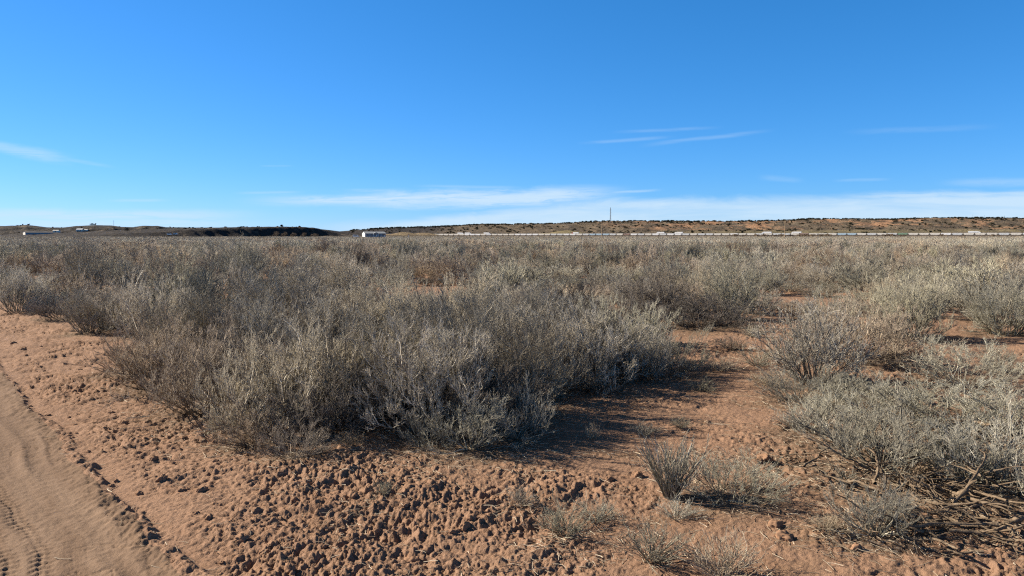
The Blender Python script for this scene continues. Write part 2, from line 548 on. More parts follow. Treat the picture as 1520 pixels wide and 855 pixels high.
# upright broom tuft, small tufts
proto('broom0', 'broom', seed=60, height=.36, width=.30, n0=70, base=.045, theta=.42, up=.1, wander=.05, dome=.1,
      kids_n=(4, 2), lens=(.5, .4), spread=.22, rad=(.0028, .002, .0016), pts=(6, 4, 3), leaves=60, leaf=.004)
for i, mt in enumerate(('straw', 'sage', 'pale')):
    proto('tuft%d' % i, mt, seed=64 + i, height=.18, width=.42, n0=70, base=.07, theta=1.2, up=.25, wander=.14, dome=.2,
          kids_n=(3, 2), lens=(.55, .45), spread=.5, rad=(.0020, .0014, .0011), pts=(6, 4, 3), leaves=60, leaf=.004)
# lighter meshes for the middle distance
for i, mt in enumerate(('grey', 'brown', 'sage', 'pale', 'straw')):
    proto('mid%d' % i, mt, seed=80 + i, height=.85, width=1.4, n0=40, base=.20, theta=1.35, up=.5, wander=.13, kids_n=(9, 9),
          lens=(.5, .55), rad=(.008, .0052, .0038), pts=(5, 4, 3), spread=.65, leaves=2200, leaf=.012, tone0=.42)

SHRUBS = []
WHOLE = {}


def whole(key):
    if key not in WHOLE:
        bm = bmesh.new()
        for m in PROTO[key][:2]: bm.from_mesh(m)
        me = bpy.data.meshes.new('dry_tuft'); bm.to_mesh(me); bm.free()
        me.materials.append(PROTO[key][0].materials[0]); WHOLE[key] = me
    return WHOLE[key]


def put(name, key, x, y, h, w, label, cat, group=None, rz=None, sink=.0):
    sm, tm, ph, pw = PROTO[key]
    if name == 'dry_tuft':                      # a handful of grass: one mesh
        e = link(name, whole(key)); e.location = (x, y, gz(x, y, True) - .004); e.rotation_euler[2] = rnd.uniform(0, 6.28)
        e.scale = (w / pw, w / pw, h / ph)
        return tag(e, label, cat, group)
    e = empty(name, (x, y, max(gz(x, y), gz(x, y, True)) - sink), rnd.uniform(0, 6.28) if rz is None else rz)
    e.scale = (w / pw, w / pw, h / ph)
    link('stems', sm, None, e); link('twigs', tm, None, e)
    tag(e, label, cat, group)
    SHRUBS.append((x, y, w))
    return e


def put_px(key, px, py, h, w, label, name='dry_shrub', cat='shrub', group=None, rz=None):
    x, y = gp(px, py, .02)
    return put(name, key, x, y, h, w, label, cat, group, rz)

# ------------------------------------------------------------------ the near shrubs, one by one
G_NEAR = 'dry shrubs near the road'
# (mesh, base pixel x, y, height, width, label)
NEAR = [
    ('dense2', 250, 572, .66, 1.25, 'brown twiggy shrub at the left end of the big thicket, closest to the dirt road'),
    ('low2', 205, 552, .50, 1.1, 'thin low brown shrub behind the road-side end of the big thicket'),
    ('dense2', 325, 606, .72, 1.3, 'brown shrub in the front left edge of the big thicket above the clod-strewn shoulder'),
    ('dense0', 300, 530, .80, 1.5, 'grey-brown rounded shrub at the back left of the big thicket'),
    ('dense1', 425, 632, .74, 1.35, 'grey-brown shrub at the front corner of the thicket where its edge turns right'),
    ('dense0', 430, 556, .84, 1.6, 'broad grey shrub in the left middle of the big thicket'),
    ('dense3', 535, 618, .80, 1.5, 'dense grey shrub in the front of the thicket, left of its dark hollow'),
    ('dense1', 560, 535, .86, 1.75, 'largest grey dome at the back middle of the big thicket'),
    ('dense3', 645, 640, .80, 1.35, 'tangled shrub at the front of the thicket, its near side in deep shade'),
    ('dense0', 675, 565, .87, 1.65, 'tall grey shrub at the centre of the big thicket with tan seed heads on top'),
    ('dense1', 750, 606, .82, 1.4, 'dark-sided shrub beside the long shadow on the bare red ground'),
    ('dense3', 800, 538, .84, 1.6, 'grey shrub at the back right of the big thicket'),
    ('dense0', 860, 572, .78, 1.4, 'dense shrub in the right front of the thicket with a black shaded base'),
    ('dense4', 925, 540, .76, 1.4, 'greyish shrub near the right end of the big thicket'),
    ('low1', 995, 552, .55, 1.05, 'low arching pale shrub that ends the big thicket on the right'),
    ('fan0', 700, 500, .95, 1.3, 'taller fan of twigs rising behind the middle of the big thicket'),
    ('low2', 380, 655, .34, .75, 'small brown weedy bush in front of the thicket corner on the shoulder'),
    ('low2', 440, 680, .26, .55, 'wispy brown tuft standing out on the shoulder in front of the thicket'),
    ('sprawl1', 700, 676, .34, .75, 'bare sprawling grey bush at the foot of the thicket in the sun'),
    ('low0', 640, 668, .26, .5, 'little grey bush at the foot of the thicket, left of the bare sprawling one'),
    ('sprawl0', 768, 655, .40, .7, 'pale bare twigs leaning out of the thicket over its shadow'),
    ('fan0', 1208, 572, .80, 1.25, 'open fan-shaped shrub with straight pale stems standing alone on red ground'),
    ('dense4', 1345, 503, .90, 1.4, 'tall rounded sage-grey shrub behind the open fan-shaped one'),
    ('fan1', 1088, 476, 1.12, 1.3, 'tall upright feathery shrub behind the bare red patch'),
    ('low0', 1425, 572, .44, 1.25, 'low soft grey bush on the right with red ground before and behind it'),
    ('low1', 1505, 556, .32, .8, 'low pale bush cut by the right edge, beyond the brush pile'),
    ('dense4', 1490, 497, .80, 1.4, 'grey shrub by the right edge with a black shadow under it'),
    ('sprawl0', 1302, 704, .43, 1.05, 'bare white-stemmed bush spreading from one point beside the brush pile'),
    ('sprawl1', 1235, 658, .37, 1.0, 'sprawling grey bush left of the brush pile'),
    ('low0', 1395, 630, .38, 1.35, 'wide soft grey bush behind the brush pile'),
    ('low0', 1310, 626, .32, 1.2, 'soft grey bush behind the bare white-stemmed one'),
    ('sprawl1', 1490, 650, .40, 1.2, 'sprawling grey bush by the right edge behind the brush pile'),
    ('sprawl0', 1500, 735, .46, .95, 'tangle of pale bare stems at the right edge over the brush pile'),
    ('sprawl1', 1435, 716, .40, .85, 'thin grey stems standing up out of the middle of the brush pile'),
    ('low1', 1185, 598, .30, .8, 'ankle-high grey bush at the tip of the long thicket shadow'),
    ('low0', 1255, 592, .26, .8, 'low grey bush growing at the foot of the open fan-shaped shrub'),
    ('sprawl0', 1300, 800, .26, .55, 'small dead bush of bare pale twigs at the near edge of the brush pile'),
    ('low0', 1085, 745, .25, .72, 'low wide grey bush sprawling to the right of the upright broom tuft'),
    ('dense2', 160, 484, .70, 1.2, 'dark brown shrub beyond the bare shoulder with black shade under it'),
    ('dense0', 30, 462, .85, 1.3, 'dark grey shrub near the left edge beyond the bare shoulder'),
    ('low2', 92, 474, .55, 1.2, 'brown weedy shrub between two darker ones beyond the shoulder'),
    ('dense1', 225, 500, .85, 1.3, 'grey-brown shrub behind the left end of the big thicket'),
]
for n, (key, px, py, h, w, lab) in enumerate(NEAR):
    put_px(key, px, py, h, w, lab, group=G_NEAR)

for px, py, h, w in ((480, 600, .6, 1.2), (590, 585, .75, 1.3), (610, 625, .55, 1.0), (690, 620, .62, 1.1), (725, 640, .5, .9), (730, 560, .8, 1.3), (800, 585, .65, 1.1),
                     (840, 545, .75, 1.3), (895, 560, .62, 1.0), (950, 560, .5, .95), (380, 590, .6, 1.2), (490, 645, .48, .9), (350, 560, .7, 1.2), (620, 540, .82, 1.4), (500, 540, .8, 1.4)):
    put_px('dense%d' % rnd.choice((0, 3, 5, 5)), px, py, h, w, 'grey or shade-darkened twiggy shrub wedged between larger ones inside the big thicket', group='shrubs filling the big thicket')  # some get near-black twigs that paint in the thicket's inner shade

TUFTS = [
    ('broom0', 996, 742, .36, .40, 'upright broom-like pale grey tuft alone on the near red ground', 'dry_tuft'),
    ('tuft0', 772, 754, .12, .26, 'small round straw tuft on the trampled soil left of the broom tuft', 'dry_tuft'),
    ('tuft1', 838, 790, .17, .36, 'sparse greyish tuft between the round straw tuft and the broom tuft', 'dry_tuft'),
    ('tuft1', 885, 772, .13, .30, 'thin flat tuft just left of the upright broom tuft', 'dry_tuft'),
    ('tuft2', 968, 832, .20, .42, 'wispy pale tuft in front of the upright broom tuft', 'dry_tuft'),
    ('tuft0', 1070, 858, .22, .42, 'straw tuft cut by the bottom of the photo, right of the middle', 'dry_tuft'),
    ('tuft1', 568, 738, .09, .16, 'tiny tuft on the churned soil in front of the thicket', 'dry_tuft'),
    ('tuft2', 1005, 770, .12, .30, 'short pale grass at the foot of the upright broom tuft', 'dry_tuft'),
    ('tuft0', 880, 655, .13, .14, 'small lone stalks at the sunny rim of the thicket shadow', 'dry_tuft'),
    ('tuft2', 955, 648, .11, .30, 'low dry stalks in the middle of the thicket shadow', 'dry_tuft'),
    ('tuft0', 1085, 522, .20, .55, 'low dry growth in the middle of the red clearing beyond the thicket', 'dry_tuft'),
    ('tuft1', 1125, 545, .22, .60, 'low grey growth between the red clearing and the open fan-shaped shrub', 'dry_tuft'),
    ('tuft0', 1070, 552, .18, .50, 'low dry growth at the right end of the thicket where its shadow begins', 'dry_tuft'),
    ('tuft2', 1120, 505, .22, .55, 'pale low growth at the back of the red clearing', 'dry_tuft'),
    ('tuft0', 1140, 575, .16, .45, 'straw-coloured growth at the left foot of the open fan-shaped shrub', 'dry_tuft'),
    ('tuft1', 1040, 580, .14, .40, 'low dry growth inside the dark strip of shadow right of the thicket', 'dry_tuft'),
    ('tuft1', 1010, 640, .10, .22, 'low dry stalks toward the tip of the thicket shadow', 'dry_tuft'),
    ('tuft2', 1180, 640, .18, .42, 'pale tuft left of the sprawling grey bush', 'dry_tuft'),
    ('tuft0', 1225, 800, .10, .24, 'small straw tuft left of the near end of the brush pile', 'dry_tuft'),
    ('tuft0', 250, 592, .10, .26, 'straw fringe where the thicket meets the shoulder', 'dry_tuft'),
    ('tuft0', 520, 672, .12, .26, 'straw fringe under the thicket beside the wispy brown tuft', 'dry_tuft'),
]
for key, px, py, h, w, lab, nm in TUFTS:
    put_px(key, px, py, h, w, lab, name=nm, cat='grass tuft', group='dry tufts on the bare ground')

# ------------------------------------------------------------------ the brush that covers the plain
near_pts = np.array([gp(px, py, .02) + (w,) for _, px, py, h, w, _ in NEAR])


def bare(x, y):
    """places the photograph shows open: road, shoulder, red clearings"""
    t, s = road_t(np.array([x]), np.array([y])); t = t[0]
    if t < 1.5: return True
    if y < 8.6 and x > -6: return True
    for px, py, a, b in ((1090, 515, 1.5, 1.9), (1040, 540, 1.0, 1.2), (1290, 522, .9, 1.1), (1470, 540, 1.0, .7), (1380, 530, .9, .8), (1150, 500, 1.0, 1.0), (800, 412, 1.5, 1.3),
                         (545, 432, 1.2, 1.3), (1190, 452, 1.4, 1.3), (1470, 500, .9, .8), (1000, 498, 1.0, 1.0), (905, 402, 1.6, 1.5),
                         (640, 408, 1.5, 1.3), (300, 440, 1.0, 1.2), (1330, 402, 1.5, 1.6), (420, 398, 1.6, 1.8)):
        cx, cy = gp(px, py)
        if ((x - cx) / a) ** 2 + ((y - cy) / b) ** 2 < 1: return True
    return False


def clearing(x, y):
    return float(fbm(np.array([x * .23]), np.array([y * .23]), 2, 91)[0])


def patch(x, y):
    """stands of one kind of shrub"""
    return float(fbm(np.array([x * .13 + 9]), np.array([y * .13]), 3, 95)[0])


pts = []                       # (x, y, width, height)
cell = {}
tries = 0


def free(x, y, w, k=.68):
    c = (int(x // 2), int(y // 2))
    for i in (-1, 0, 1):
        for j in (-1, 0, 1):
            for (a, b, ww) in cell.get((c[0] + i, c[1] + j), ()):
                if (a - x) ** 2 + (b - y) ** 2 < ((w + ww) * k * .5) ** 2 * 1.55: return False
    return True


def add_cell(x, y, w): cell.setdefault((int(x // 2), int(y // 2)), []).append((x, y, w))


for x, y, w in near_pts: add_cell(x, y, w)
rr_ = np.random.RandomState(17)
NEARFIELD = 62.0
for _ in range(60000):
    r = math.sqrt(rr_.uniform(7.5 ** 2, NEARFIELD ** 2)); a = rr_.uniform(-R(47), R(47))
    x, y = r * math.sin(a), r * math.cos(a)
    cl = clearing(x, y)
    big_ = float(fbm(np.array([x * .42]), np.array([y * .42]), 2, 93)[0])
    w = rr_.uniform(.75, 1.6) * (1.15 + .45 * big_); h = min(1.22, max(.28, rr_.uniform(.52, .84) * (1 + .95 * big_)))
    if x > 1.0 and r < 28: h *= .80
    if cl > .30: continue
    if bare(x, y) or not free(x, y, w): continue
    add_cell(x, y, w); pts.append((x, y, w, h))
pts.sort(key=lambda p: math.hypot(p[0], p[1]))

G_FIELD = 'grey-brown shrubs covering the plain'
LAB = {'grey': 'grey-brown leafless shrub in the brush of the plain behind the big thicket',
       'tall': 'tall feathery shrub standing above the brush of the plain behind the thicket'}
LIMIT = 282 - len(NEAR)
rest = []
n_ind = 0
for (x, y, w, h) in pts:
    inframe = abs(x / y) < .715
    if inframe and n_ind < LIMIT:
        n_ind += 1
        r = math.hypot(x, y); v = rnd.random(); pn = patch(x, y)
        if v < .09: key = 'fan%d' % rnd.randint(0, 1); h *= 1.12
        elif v < .2: key = 'low%d' % rnd.randint(0, 1)
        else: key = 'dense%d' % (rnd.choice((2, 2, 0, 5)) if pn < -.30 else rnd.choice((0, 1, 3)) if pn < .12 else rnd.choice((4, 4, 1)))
        if r > 15 and key.startswith('dense'): key = ('mid%d' % (1 if pn < -.30 else rnd.choice((0, 0, 4)) if pn < .12 else rnd.choice((2, 2, 3)))) if rnd.random() < .6 else key
        lab = LAB['tall'] if key.startswith('fan') else LAB['grey']
        put('dry_shrub', key, x, y, h, w, lab, 'shrub', G_FIELD)
    else:
        pn = patch(x, y); rest.append((x, y, w / 1.4, h / .85, 1 if pn < -.30 else int(rr_.choice((0, 0, 4))) if pn < .12 else int(rr_.choice((2, 2, 3)))))

# farther out the brush cannot be counted: one object, its points carry lighter bushes
CLIP = NEARFIELD
n_far = 0
for band, (r0, r1, n, lo) in enumerate(((62, 140, 9000, 5), (140, 420, 11000, 9), (420, 1500, 9000, 12))):
    for _ in range(n):
        r = math.exp(rr_.uniform(math.log(r0), math.log(r1))); a = rr_.uniform(-R(44), R(44))
        x, y = r * math.sin(a), r * math.cos(a)
        if road_t(np.array([x]), np.array([y]))[0][0] < 1: continue
        cl = clearing(x * .4, y * .4)
        if cl > .40 and r < 300: continue
        k = (1.0, 1.15, 1.5)[band]
        bg_ = float(fbm(np.array([x * (.20, .09, .03)[band]]), np.array([y * (.20, .09, .03)[band]]), 3, 97)[0]); pn = patch(x * (1, .5, .2)[band], y * (1, .5, .2)[band])
        sz = k * rr_.uniform(.7, 1.35) * (1 + .3 * bg_)
        rest.append((x, y, sz * (1, 1.3, 2.2)[band], min(1.25, max(.3, rr_.uniform(.6, 1.0) * (1 + .8 * bg_))), lo + ((1 if pn < -.3 else int(rr_.choice((0, 3))) if pn < .1 else 2) if band == 0 else (2 if pn < -.25 else 0 if pn < .12 else 1))))


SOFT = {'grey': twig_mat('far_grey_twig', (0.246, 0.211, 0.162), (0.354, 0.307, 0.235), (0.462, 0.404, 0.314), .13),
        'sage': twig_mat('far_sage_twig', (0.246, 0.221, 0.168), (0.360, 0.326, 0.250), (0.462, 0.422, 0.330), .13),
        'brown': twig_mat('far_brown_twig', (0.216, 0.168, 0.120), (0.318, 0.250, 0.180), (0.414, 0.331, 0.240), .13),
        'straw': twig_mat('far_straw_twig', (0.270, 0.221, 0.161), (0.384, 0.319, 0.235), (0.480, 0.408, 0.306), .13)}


def single(key, mat, **kw):
    (sv, sq, stn), (tv, tq, ttn) = shrub_parts(**kw)
    me = mesh_np(key, np.concatenate([sv, tv]), quads=np.concatenate([sq, tq + len(sv)]), attrs={'tone': np.concatenate([stn, ttn])})
    me.materials.append(SOFT[mat] if key == 'far' else MATS[mat])
    return me


lods = []
for i, mt in enumerate(('grey', 'brown', 'sage', 'pale', 'straw')):          # 0-4: as the individuals
    lods.append(single('brush', mt, seed=120 + i, height=.85, width=1.4, n0=36, base=.20, theta=1.35, up=.5, wander=.13, kids_n=(9, 9),
                       lens=(.5, .55), rad=(.008, .006, .0048), pts=(5, 4, 3), spread=.65, leaves=2000, leaf=.013, tone0=.42))
for i, mt in enumerate(('grey', 'brown', 'sage', 'straw')):                  # 5-8
    lods.append(single('far', mt, seed=130 + i, height=.85, width=1.5, n0=26, base=.24, theta=1.35, up=.5, wander=.15, kids_n=(7, 7),
                       lens=(.5, .5), rad=(.010, .010, .009), pts=(4, 3, 3), spread=.8, leaves=700, leaf=.026))
for i, mt in enumerate(('grey', 'sage', 'straw')):                           # 9-11
    lods.append(single('far', mt, seed=140 + i, height=.85, width=1.6, n0=14, base=.3, theta=1.3, up=.5, wander=.15, kids_n=(5, 3),
                       lens=(.5, .5), rad=(.016, .018, .018), pts=(3, 3, 2), spread=.8, leaves=420, leaf=.05))
for i, mt in enumerate(('grey', 'sage', 'straw')):                           # 12-14
    lods.append(single('far', mt, seed=150 + i, height=.85, width=1.8, n0=10, base=.4, theta=1.3, up=.5, wander=.15, kids_n=(4,),
                       lens=(.5,), rad=(.03, .03), pts=(3, 2), spread=.8, leaves=300, leaf=.09))


def scatter(name, rows, meshes, prefix):
    """one object whose points carry instances; rows: x, y, z, sx, sz, index"""
    rows = np.array(rows, float)
    me = bpy.data.meshes.new(name)
    me.vertices.add(len(rows)); me.vertices.foreach_set('co', rows[:, :3].astype(np.float32).ravel())
    for nm, arr in (('sxy', rows[:, 3]), ('sz', rows[:, 4]), ('rot', np.random.RandomState(5).uniform(0, 6.28, len(rows)))):
        a = me.attributes.new(nm, 'FLOAT', 'POINT'); a.data.foreach_set('value', arr.astype(np.float32))
    a = me.attributes.new('idx', 'INT', 'POINT'); a.data.foreach_set('value', rows[:, 5].astype(np.int32))
    me.update()
    o = link(name, me)
    coll = bpy.data.collections.new(prefix)
    for i, m in enumerate(meshes):
        q = bpy.data.objects.new('%s_%02d' % (prefix, i), m); coll.objects.link(q)
    ng = bpy.data.node_groups.new(prefix, 'GeometryNodeTree')
    ng.interface.new_socket('Geometry', in_out='INPUT', socket_type='NodeSocketGeometry')
    ng.interface.new_socket('Geometry', in_out='OUTPUT', socket_type='NodeSocketGeometry')
    nd, lk = ng.nodes, ng.links
    gi = nd.new('NodeGroupInput'); go = nd.new('NodeGroupOutput')
    ci = nd.new('GeometryNodeCollectionInfo'); ci.inputs['Collection'].default_value = coll
    ci.inputs['Separate Children'].default_value = True; ci.inputs['Reset Children'].default_value = True
    ip = nd.new('GeometryNodeInstanceOnPoints'); ip.inputs['Pick Instance'].default_value = True

    def named(n, t):
        x = nd.new('GeometryNodeInputNamedAttribute'); x.data_type = t; x.inputs['Name'].default_value = n
        return x.outputs['Attribute']
    cx = nd.new('ShaderNodeCombineXYZ'); cs = nd.new('ShaderNodeCombineXYZ')
    lk.new(named('rot', 'FLOAT'), cx.inputs[2])
    s = named('sxy', 'FLOAT'); lk.new(s, cs.inputs[0]); lk.new(s, cs.inputs[1]); lk.new(named('sz', 'FLOAT'), cs.inputs[2])
    lk.new(gi.outputs[0], ip.inputs['Points']); lk.new(ci.outputs[0], ip.inputs['Instance'])
    lk.new(named('idx', 'INT'), ip.inputs['Instance Index'])
    lk.new(cx.outputs[0], ip.inputs['Rotation']); lk.new(cs.outputs[0], ip.inputs['Scale'])
    lk.new(ip.outputs[0], go.inputs[0])
    md = o.modifiers.new('scatter', 'NODES'); md.node_group = ng
    return o


rest = np.array(rest)
rz_ = ground_h(rest[:, 0], rest[:, 1], False)
BRUSH = scatter('brush', np.column_stack([rest[:, 0], rest[:, 1], rz_, rest[:, 2], rest[:, 3], rest[:, 4]]), lods, 'brush_bush')
tag(BRUSH, 'continuous grey-brown scrub covering the plain out to the railway', 'scrub', kind='stuff')

# ------------------------------------------------------------------ dirt clods, dead wood, straw
M_CLOD = plain('clod_soil', (.225, .135, .085), .97, .05, 0, .22, 3.0)
clod_me = []
for i in range(6):
    bm = bmesh.new(); bmesh.ops.create_icosphere(bm, subdivisions=4, radius=1)
    rg = np.random.RandomState(200 + i); o3 = rg.uniform(0, 50, 3)
    co = np.array([v.co for v in bm.verts])
    nn = .32 * vnoise(co[:, 0] * 1.3 + o3[0], co[:, 1] * 1.3 + co[:, 2] * .9, 3) + .22 * vnoise(co[:, 0] * 2.7 - co[:, 2] * 2.2, co[:, 1] * 2.9 + o3[1] + co[:, 2], 4) \
        + .10 * vnoise(co[:, 0] * 6 + co[:, 2] * 5, co[:, 1] * 6 - co[:, 2] * 4 + o3[2], 5)
    sc = np.array([1, rg.uniform(.6, .9), rg.uniform(.5, .75)])
    for v, f in zip(bm.verts, nn): v.co = Vector(np.array(v.co) * (1 + f) * sc)
    me = bpy.data.meshes.new('dirt_clod'); bm.to_mesh(me); bm.free()
    me.polygons.foreach_set('use_smooth', [True] * len(me.polygons)); me.materials.append(M_CLOD)
    clod_me.append(me)
cp = [(110, 583, .05), (185, 628, .055), (165, 612, .04), (150, 642, .045), (228, 683, .055), (240, 712, .06), (270, 728, .045), (300, 730, .05),
      (258, 662, .04), (275, 652, .035), (360, 805, .06), (355, 826, .05), (405, 812, .045), (395, 820, .04), (430, 848, .055), (310, 770, .045),
      (200, 655, .04), (330, 705, .035), (372, 720, .03), (320, 748, .03), (440, 778, .03), (380, 765, .03), (20, 510, .07), (35, 520, .06), (60, 545, .05),
      (1135, 695, .07), (945, 715, .06), (905, 720, .05), (1235, 720, .05), (735, 745, .05), (690, 790, .06), (610, 830, .06), (650, 715, .05),
      (700, 780, .05), (560, 790, .04), (1165, 815, .07), (1150, 795, .06), (1270, 830, .05), (525, 745, .045), (470, 740, .04)]
for q in range(30):
    px, py = rnd.uniform(40, 1250), rnd.uniform(690, 850)
    cp.append((px, py, rnd.uniform(.014, .034)))
for q in range(40):
    s_ = rnd.uniform(-.2, 9); t_ = rnd.choice((rnd.uniform(.02, .5), rnd.uniform(.02, 1.4)))
    p_ = RP + RD * s_ + RN * t_
    cp.append((p_[0], p_[1], rnd.uniform(.014, .042), 1))
for c in cp:
    if len(c) == 3:
        x, y = gp(c[0], c[1])
        if road_t(np.array([x]), np.array([y]))[0][0] < .04: continue
    else: x, y = c[0], c[1]
    o = link('dirt_clod', clod_me[rnd.randrange(6)])
    s = c[2] * .60
    o.scale = (s * rnd.uniform(.8, 1.3), s * rnd.uniform(.8, 1.2), s * rnd.uniform(.7, 1.1))
    o.location = (x, y, gz(x, y, True) + s * .08); o.rotation_euler = (rnd.uniform(-.3, .3), rnd.uniform(-.3, .3), rnd.uniform(0, 6.3))
    tag(o, 'small lump of red dirt lying loose on the bare ground', 'dirt clod', 'dirt clods on the shoulder and bare ground')

mw, nt, b = new_mat('weathered_wood'); k = N(nt)
pv = k.obj()
st_ = k.noise(pv, 9, 6, .7, 2.0)
fi_ = k.noise(pv, 70, 4, .7)
c = k.ramp(st_, [(.3, (.095, .068, .045)), (.52, (.165, .122, .083)), (.72, (.27, .208, .146))])
c = k.mix(k.mapr(fi_, .5, .7, 0, .5), c, (.10, .068, .042))
nt.links.new(c, b.inputs['Base Color'])
nt.links.new(k.bump(k.math('ADD', st_, k.math('MULTIPLY', fi_, .6)), .8, .01), b.inputs['Normal'])


def branch_mesh(seed, L, r, forks):
    rg = np.random.RandomState(seed)
    vs, qs, o = [], [], 0

    def limb(st, d, L, r, n, r_end):
        nonlocal o
        P = walk(rg, np.array([st]), np.array([d]), np.array([L]), n, 0, .16)
        P[0, :, 2] = P[0, :, 2] * .45
        rad = np.linspace(r, r_end, n)[None] * (1 + .22 * rg.normal(size=(1, n)))
        rad[0, -1] *= .5
        v, q = tubes(P, rad, 9); ang = np.tile(np.arange(9), n)
        ctr = np.repeat(P[0], 9, 0)
        v = ctr + (v - ctr) * (1 + .22 * np.sin(ang * 2.1 + seed) + .10 * rg.normal(size=len(v)))[:, None]
        caps = [[o + i for i in range(9)], [o + (n - 1) * 9 + i for i in range(9)]]
        vs.append(v); qs.append(q + o)
        for cpt, end in zip(caps, (0, -1)):
            pass
        o += len(v)
        return P[0]
    main = limb((0, 0, 0), (1, 0, .05), L, r, 14, r * .45)
    for f in range(forks):
        i = rg.randint(3, 12); sg = rg.choice((-1, 1))
        d = unit(np.array([rg.uniform(.4, .9), sg * rg.uniform(.4, .9), rg.uniform(-.05, .45)]))
        s = limb(main[i], d, L * rg.uniform(.25, .55), r * .55, 9, r * .2)
        if rg.rand() < .6:
            limb(s[5], unit(d + np.array([.2, -sg * .9, .2])), L * .2, r * .28, 6, r * .1)
    return mesh_np('dead_branch', np.concatenate(vs), quads=np.concatenate(qs), smooth=True)


# pixel of the thick end, pixel of the tip, radius, lift, label
WOOD = [
    ((1405, 718), (1335, 768), .022, .05, 'forked grey stick lying across the middle of the brush pile'),
    ((1408, 748), (1475, 800), .027, .03, 'thick pale dead branch slanting down the right side of the brush pile'),
    ((1310, 782), (1352, 820), .019, .03, 'short straight dead stick pointing at the camera from the brush pile'),
    ((1350, 822), (1440, 838), .019, .03, 'long pale stick along the near edge of the brush pile'),
    ((1516, 795), (1460, 812), .026, .04, 'crooked thick branch entering the brush pile from the right edge'),
    ((1340, 785), (1420, 806), .015, .02, 'thin bleached stick across the near part of the brush pile'),
    ((1425, 655), (1350, 675), .020, .10, 'dark dead branch at the shaded back of the brush pile'),
    ((1470, 665), (1390, 650), .020, .14, 'dead branch raised across the back of the brush pile'),
    ((1500, 690), (1430, 672), .018, .10, 'grey branch leaning over the back right of the brush pile'),
    ((1360, 735), (1390, 705), .017, .05, 'short knotty stick near the centre of the brush pile'),
    ((1300, 762), (1380, 752), .015, .02, 'low stick half sunk in the soil at the left of the brush pile'),
    ((1450, 770), (1500, 765), .020, .05, 'stick lying flat under the stems at the right of the brush pile'),
    ((1433, 775), (1440, 822), .014, .03, 'upright-looking stick end between the two thick branches of the pile'),
    ((1485, 735), (1520, 760), .018, .06, 'dead branch under the pale stems at the right edge'),
    ((1260, 790), (1290, 815), .010, .01, 'thin stick on the soil left of the brush pile'),
    ((1235, 825), (1270, 842), .011, .01, 'small stick lying on the near red soil left of the brush pile'),
    ((1380, 690), (1440, 700), .016, .10, 'grey stick across the upper middle of the brush pile'),
    ((1460, 845), (1390, 832), .016, .02, 'stick along the bottom of the photo under the brush pile'),
    ((1510, 835), (1470, 822), .013, .02, 'curved twig-end at the bottom right corner of the brush pile'),
    ((1405, 640), (1460, 645), .016, .16, 'dark twisted branch lying in the shade behind the brush pile'),
    ((1340, 640), (1310, 655), .013, .08, 'short dark stick in the shade behind the white-stemmed bush'),
    ((605, 660), (635, 692), .013, .03, 'bare stick leaning out of the thicket onto the churned soil'),
    ((1310, 690), (1365, 662), .011, .08, 'bleached white stick rising from the foot of the bare white-stemmed bush'),
    ((360, 806), (345, 808), .007, .02, 'short bleached stick beside the road edge at the bottom left'),
]
for i, (pa, pb, r, lift, lab) in enumerate(WOOD):
    a = Vector(gp(*pa)); b2 = Vector(gp(*pb)); L = (b2 - a).length
    me = branch_mesh(300 + i, L * 1.1, r * .55, 2 if r < .012 else 4); me.materials.append(mw)
    o = link('dead_branch', me)
    o.location = (a.x, a.y, gz(a.x, a.y, True) + r * .5 + lift)
    zb = gz(b2.x, b2.y, True) + r * .4
    o.rotation_euler = (rnd.uniform(-.2, .2), -math.atan2(zb - o.location.z, L) * .8, math.atan2(b2.y - a.y, b2.x - a.x))
    tag(o, lab, 'dead branch', 'dead wood lying on the ground')

pile = [branch_mesh(380 + i, 1.0, .016, 3) for i in range(5)]
for me in pile: me.materials.append(mw)
for q in range(120):
    px, py = rnd.gauss(1408, 72), rnd.gauss(748, 58)
    if py < 630 or py > 850: continue
    x, y = gp(px, py); s = rnd.uniform(.18, .62)
    o = link('dead_branch', pile[q % 5]); o.location = (x, y, gz(x, y, True) + rnd.uniform(.0, .10))
    o.rotation_euler = (rnd.uniform(-.5, .5), rnd.uniform(-.25, .15), rnd.uniform(0, 6.28)); o.scale = (s, s, s * .9)
    tag(o, 'small weathered stick tangled among the others in the brush pile', 'dead branch', 'small sticks of the brush pile')

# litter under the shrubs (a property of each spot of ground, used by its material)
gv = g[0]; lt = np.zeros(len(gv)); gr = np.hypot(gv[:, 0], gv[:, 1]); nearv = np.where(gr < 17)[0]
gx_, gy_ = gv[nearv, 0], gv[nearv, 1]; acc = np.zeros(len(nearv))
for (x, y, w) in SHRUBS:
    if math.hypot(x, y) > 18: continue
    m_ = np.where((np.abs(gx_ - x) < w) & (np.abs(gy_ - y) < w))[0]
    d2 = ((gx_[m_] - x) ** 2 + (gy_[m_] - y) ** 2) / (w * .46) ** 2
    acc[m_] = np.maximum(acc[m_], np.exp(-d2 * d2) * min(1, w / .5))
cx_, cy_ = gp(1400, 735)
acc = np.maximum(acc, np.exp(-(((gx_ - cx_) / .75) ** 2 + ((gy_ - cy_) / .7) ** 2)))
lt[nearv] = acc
la = GROUND.data.attributes.new('litter', 'FLOAT', 'POINT'); la.data.foreach_set('value', lt.astype(np.float32))

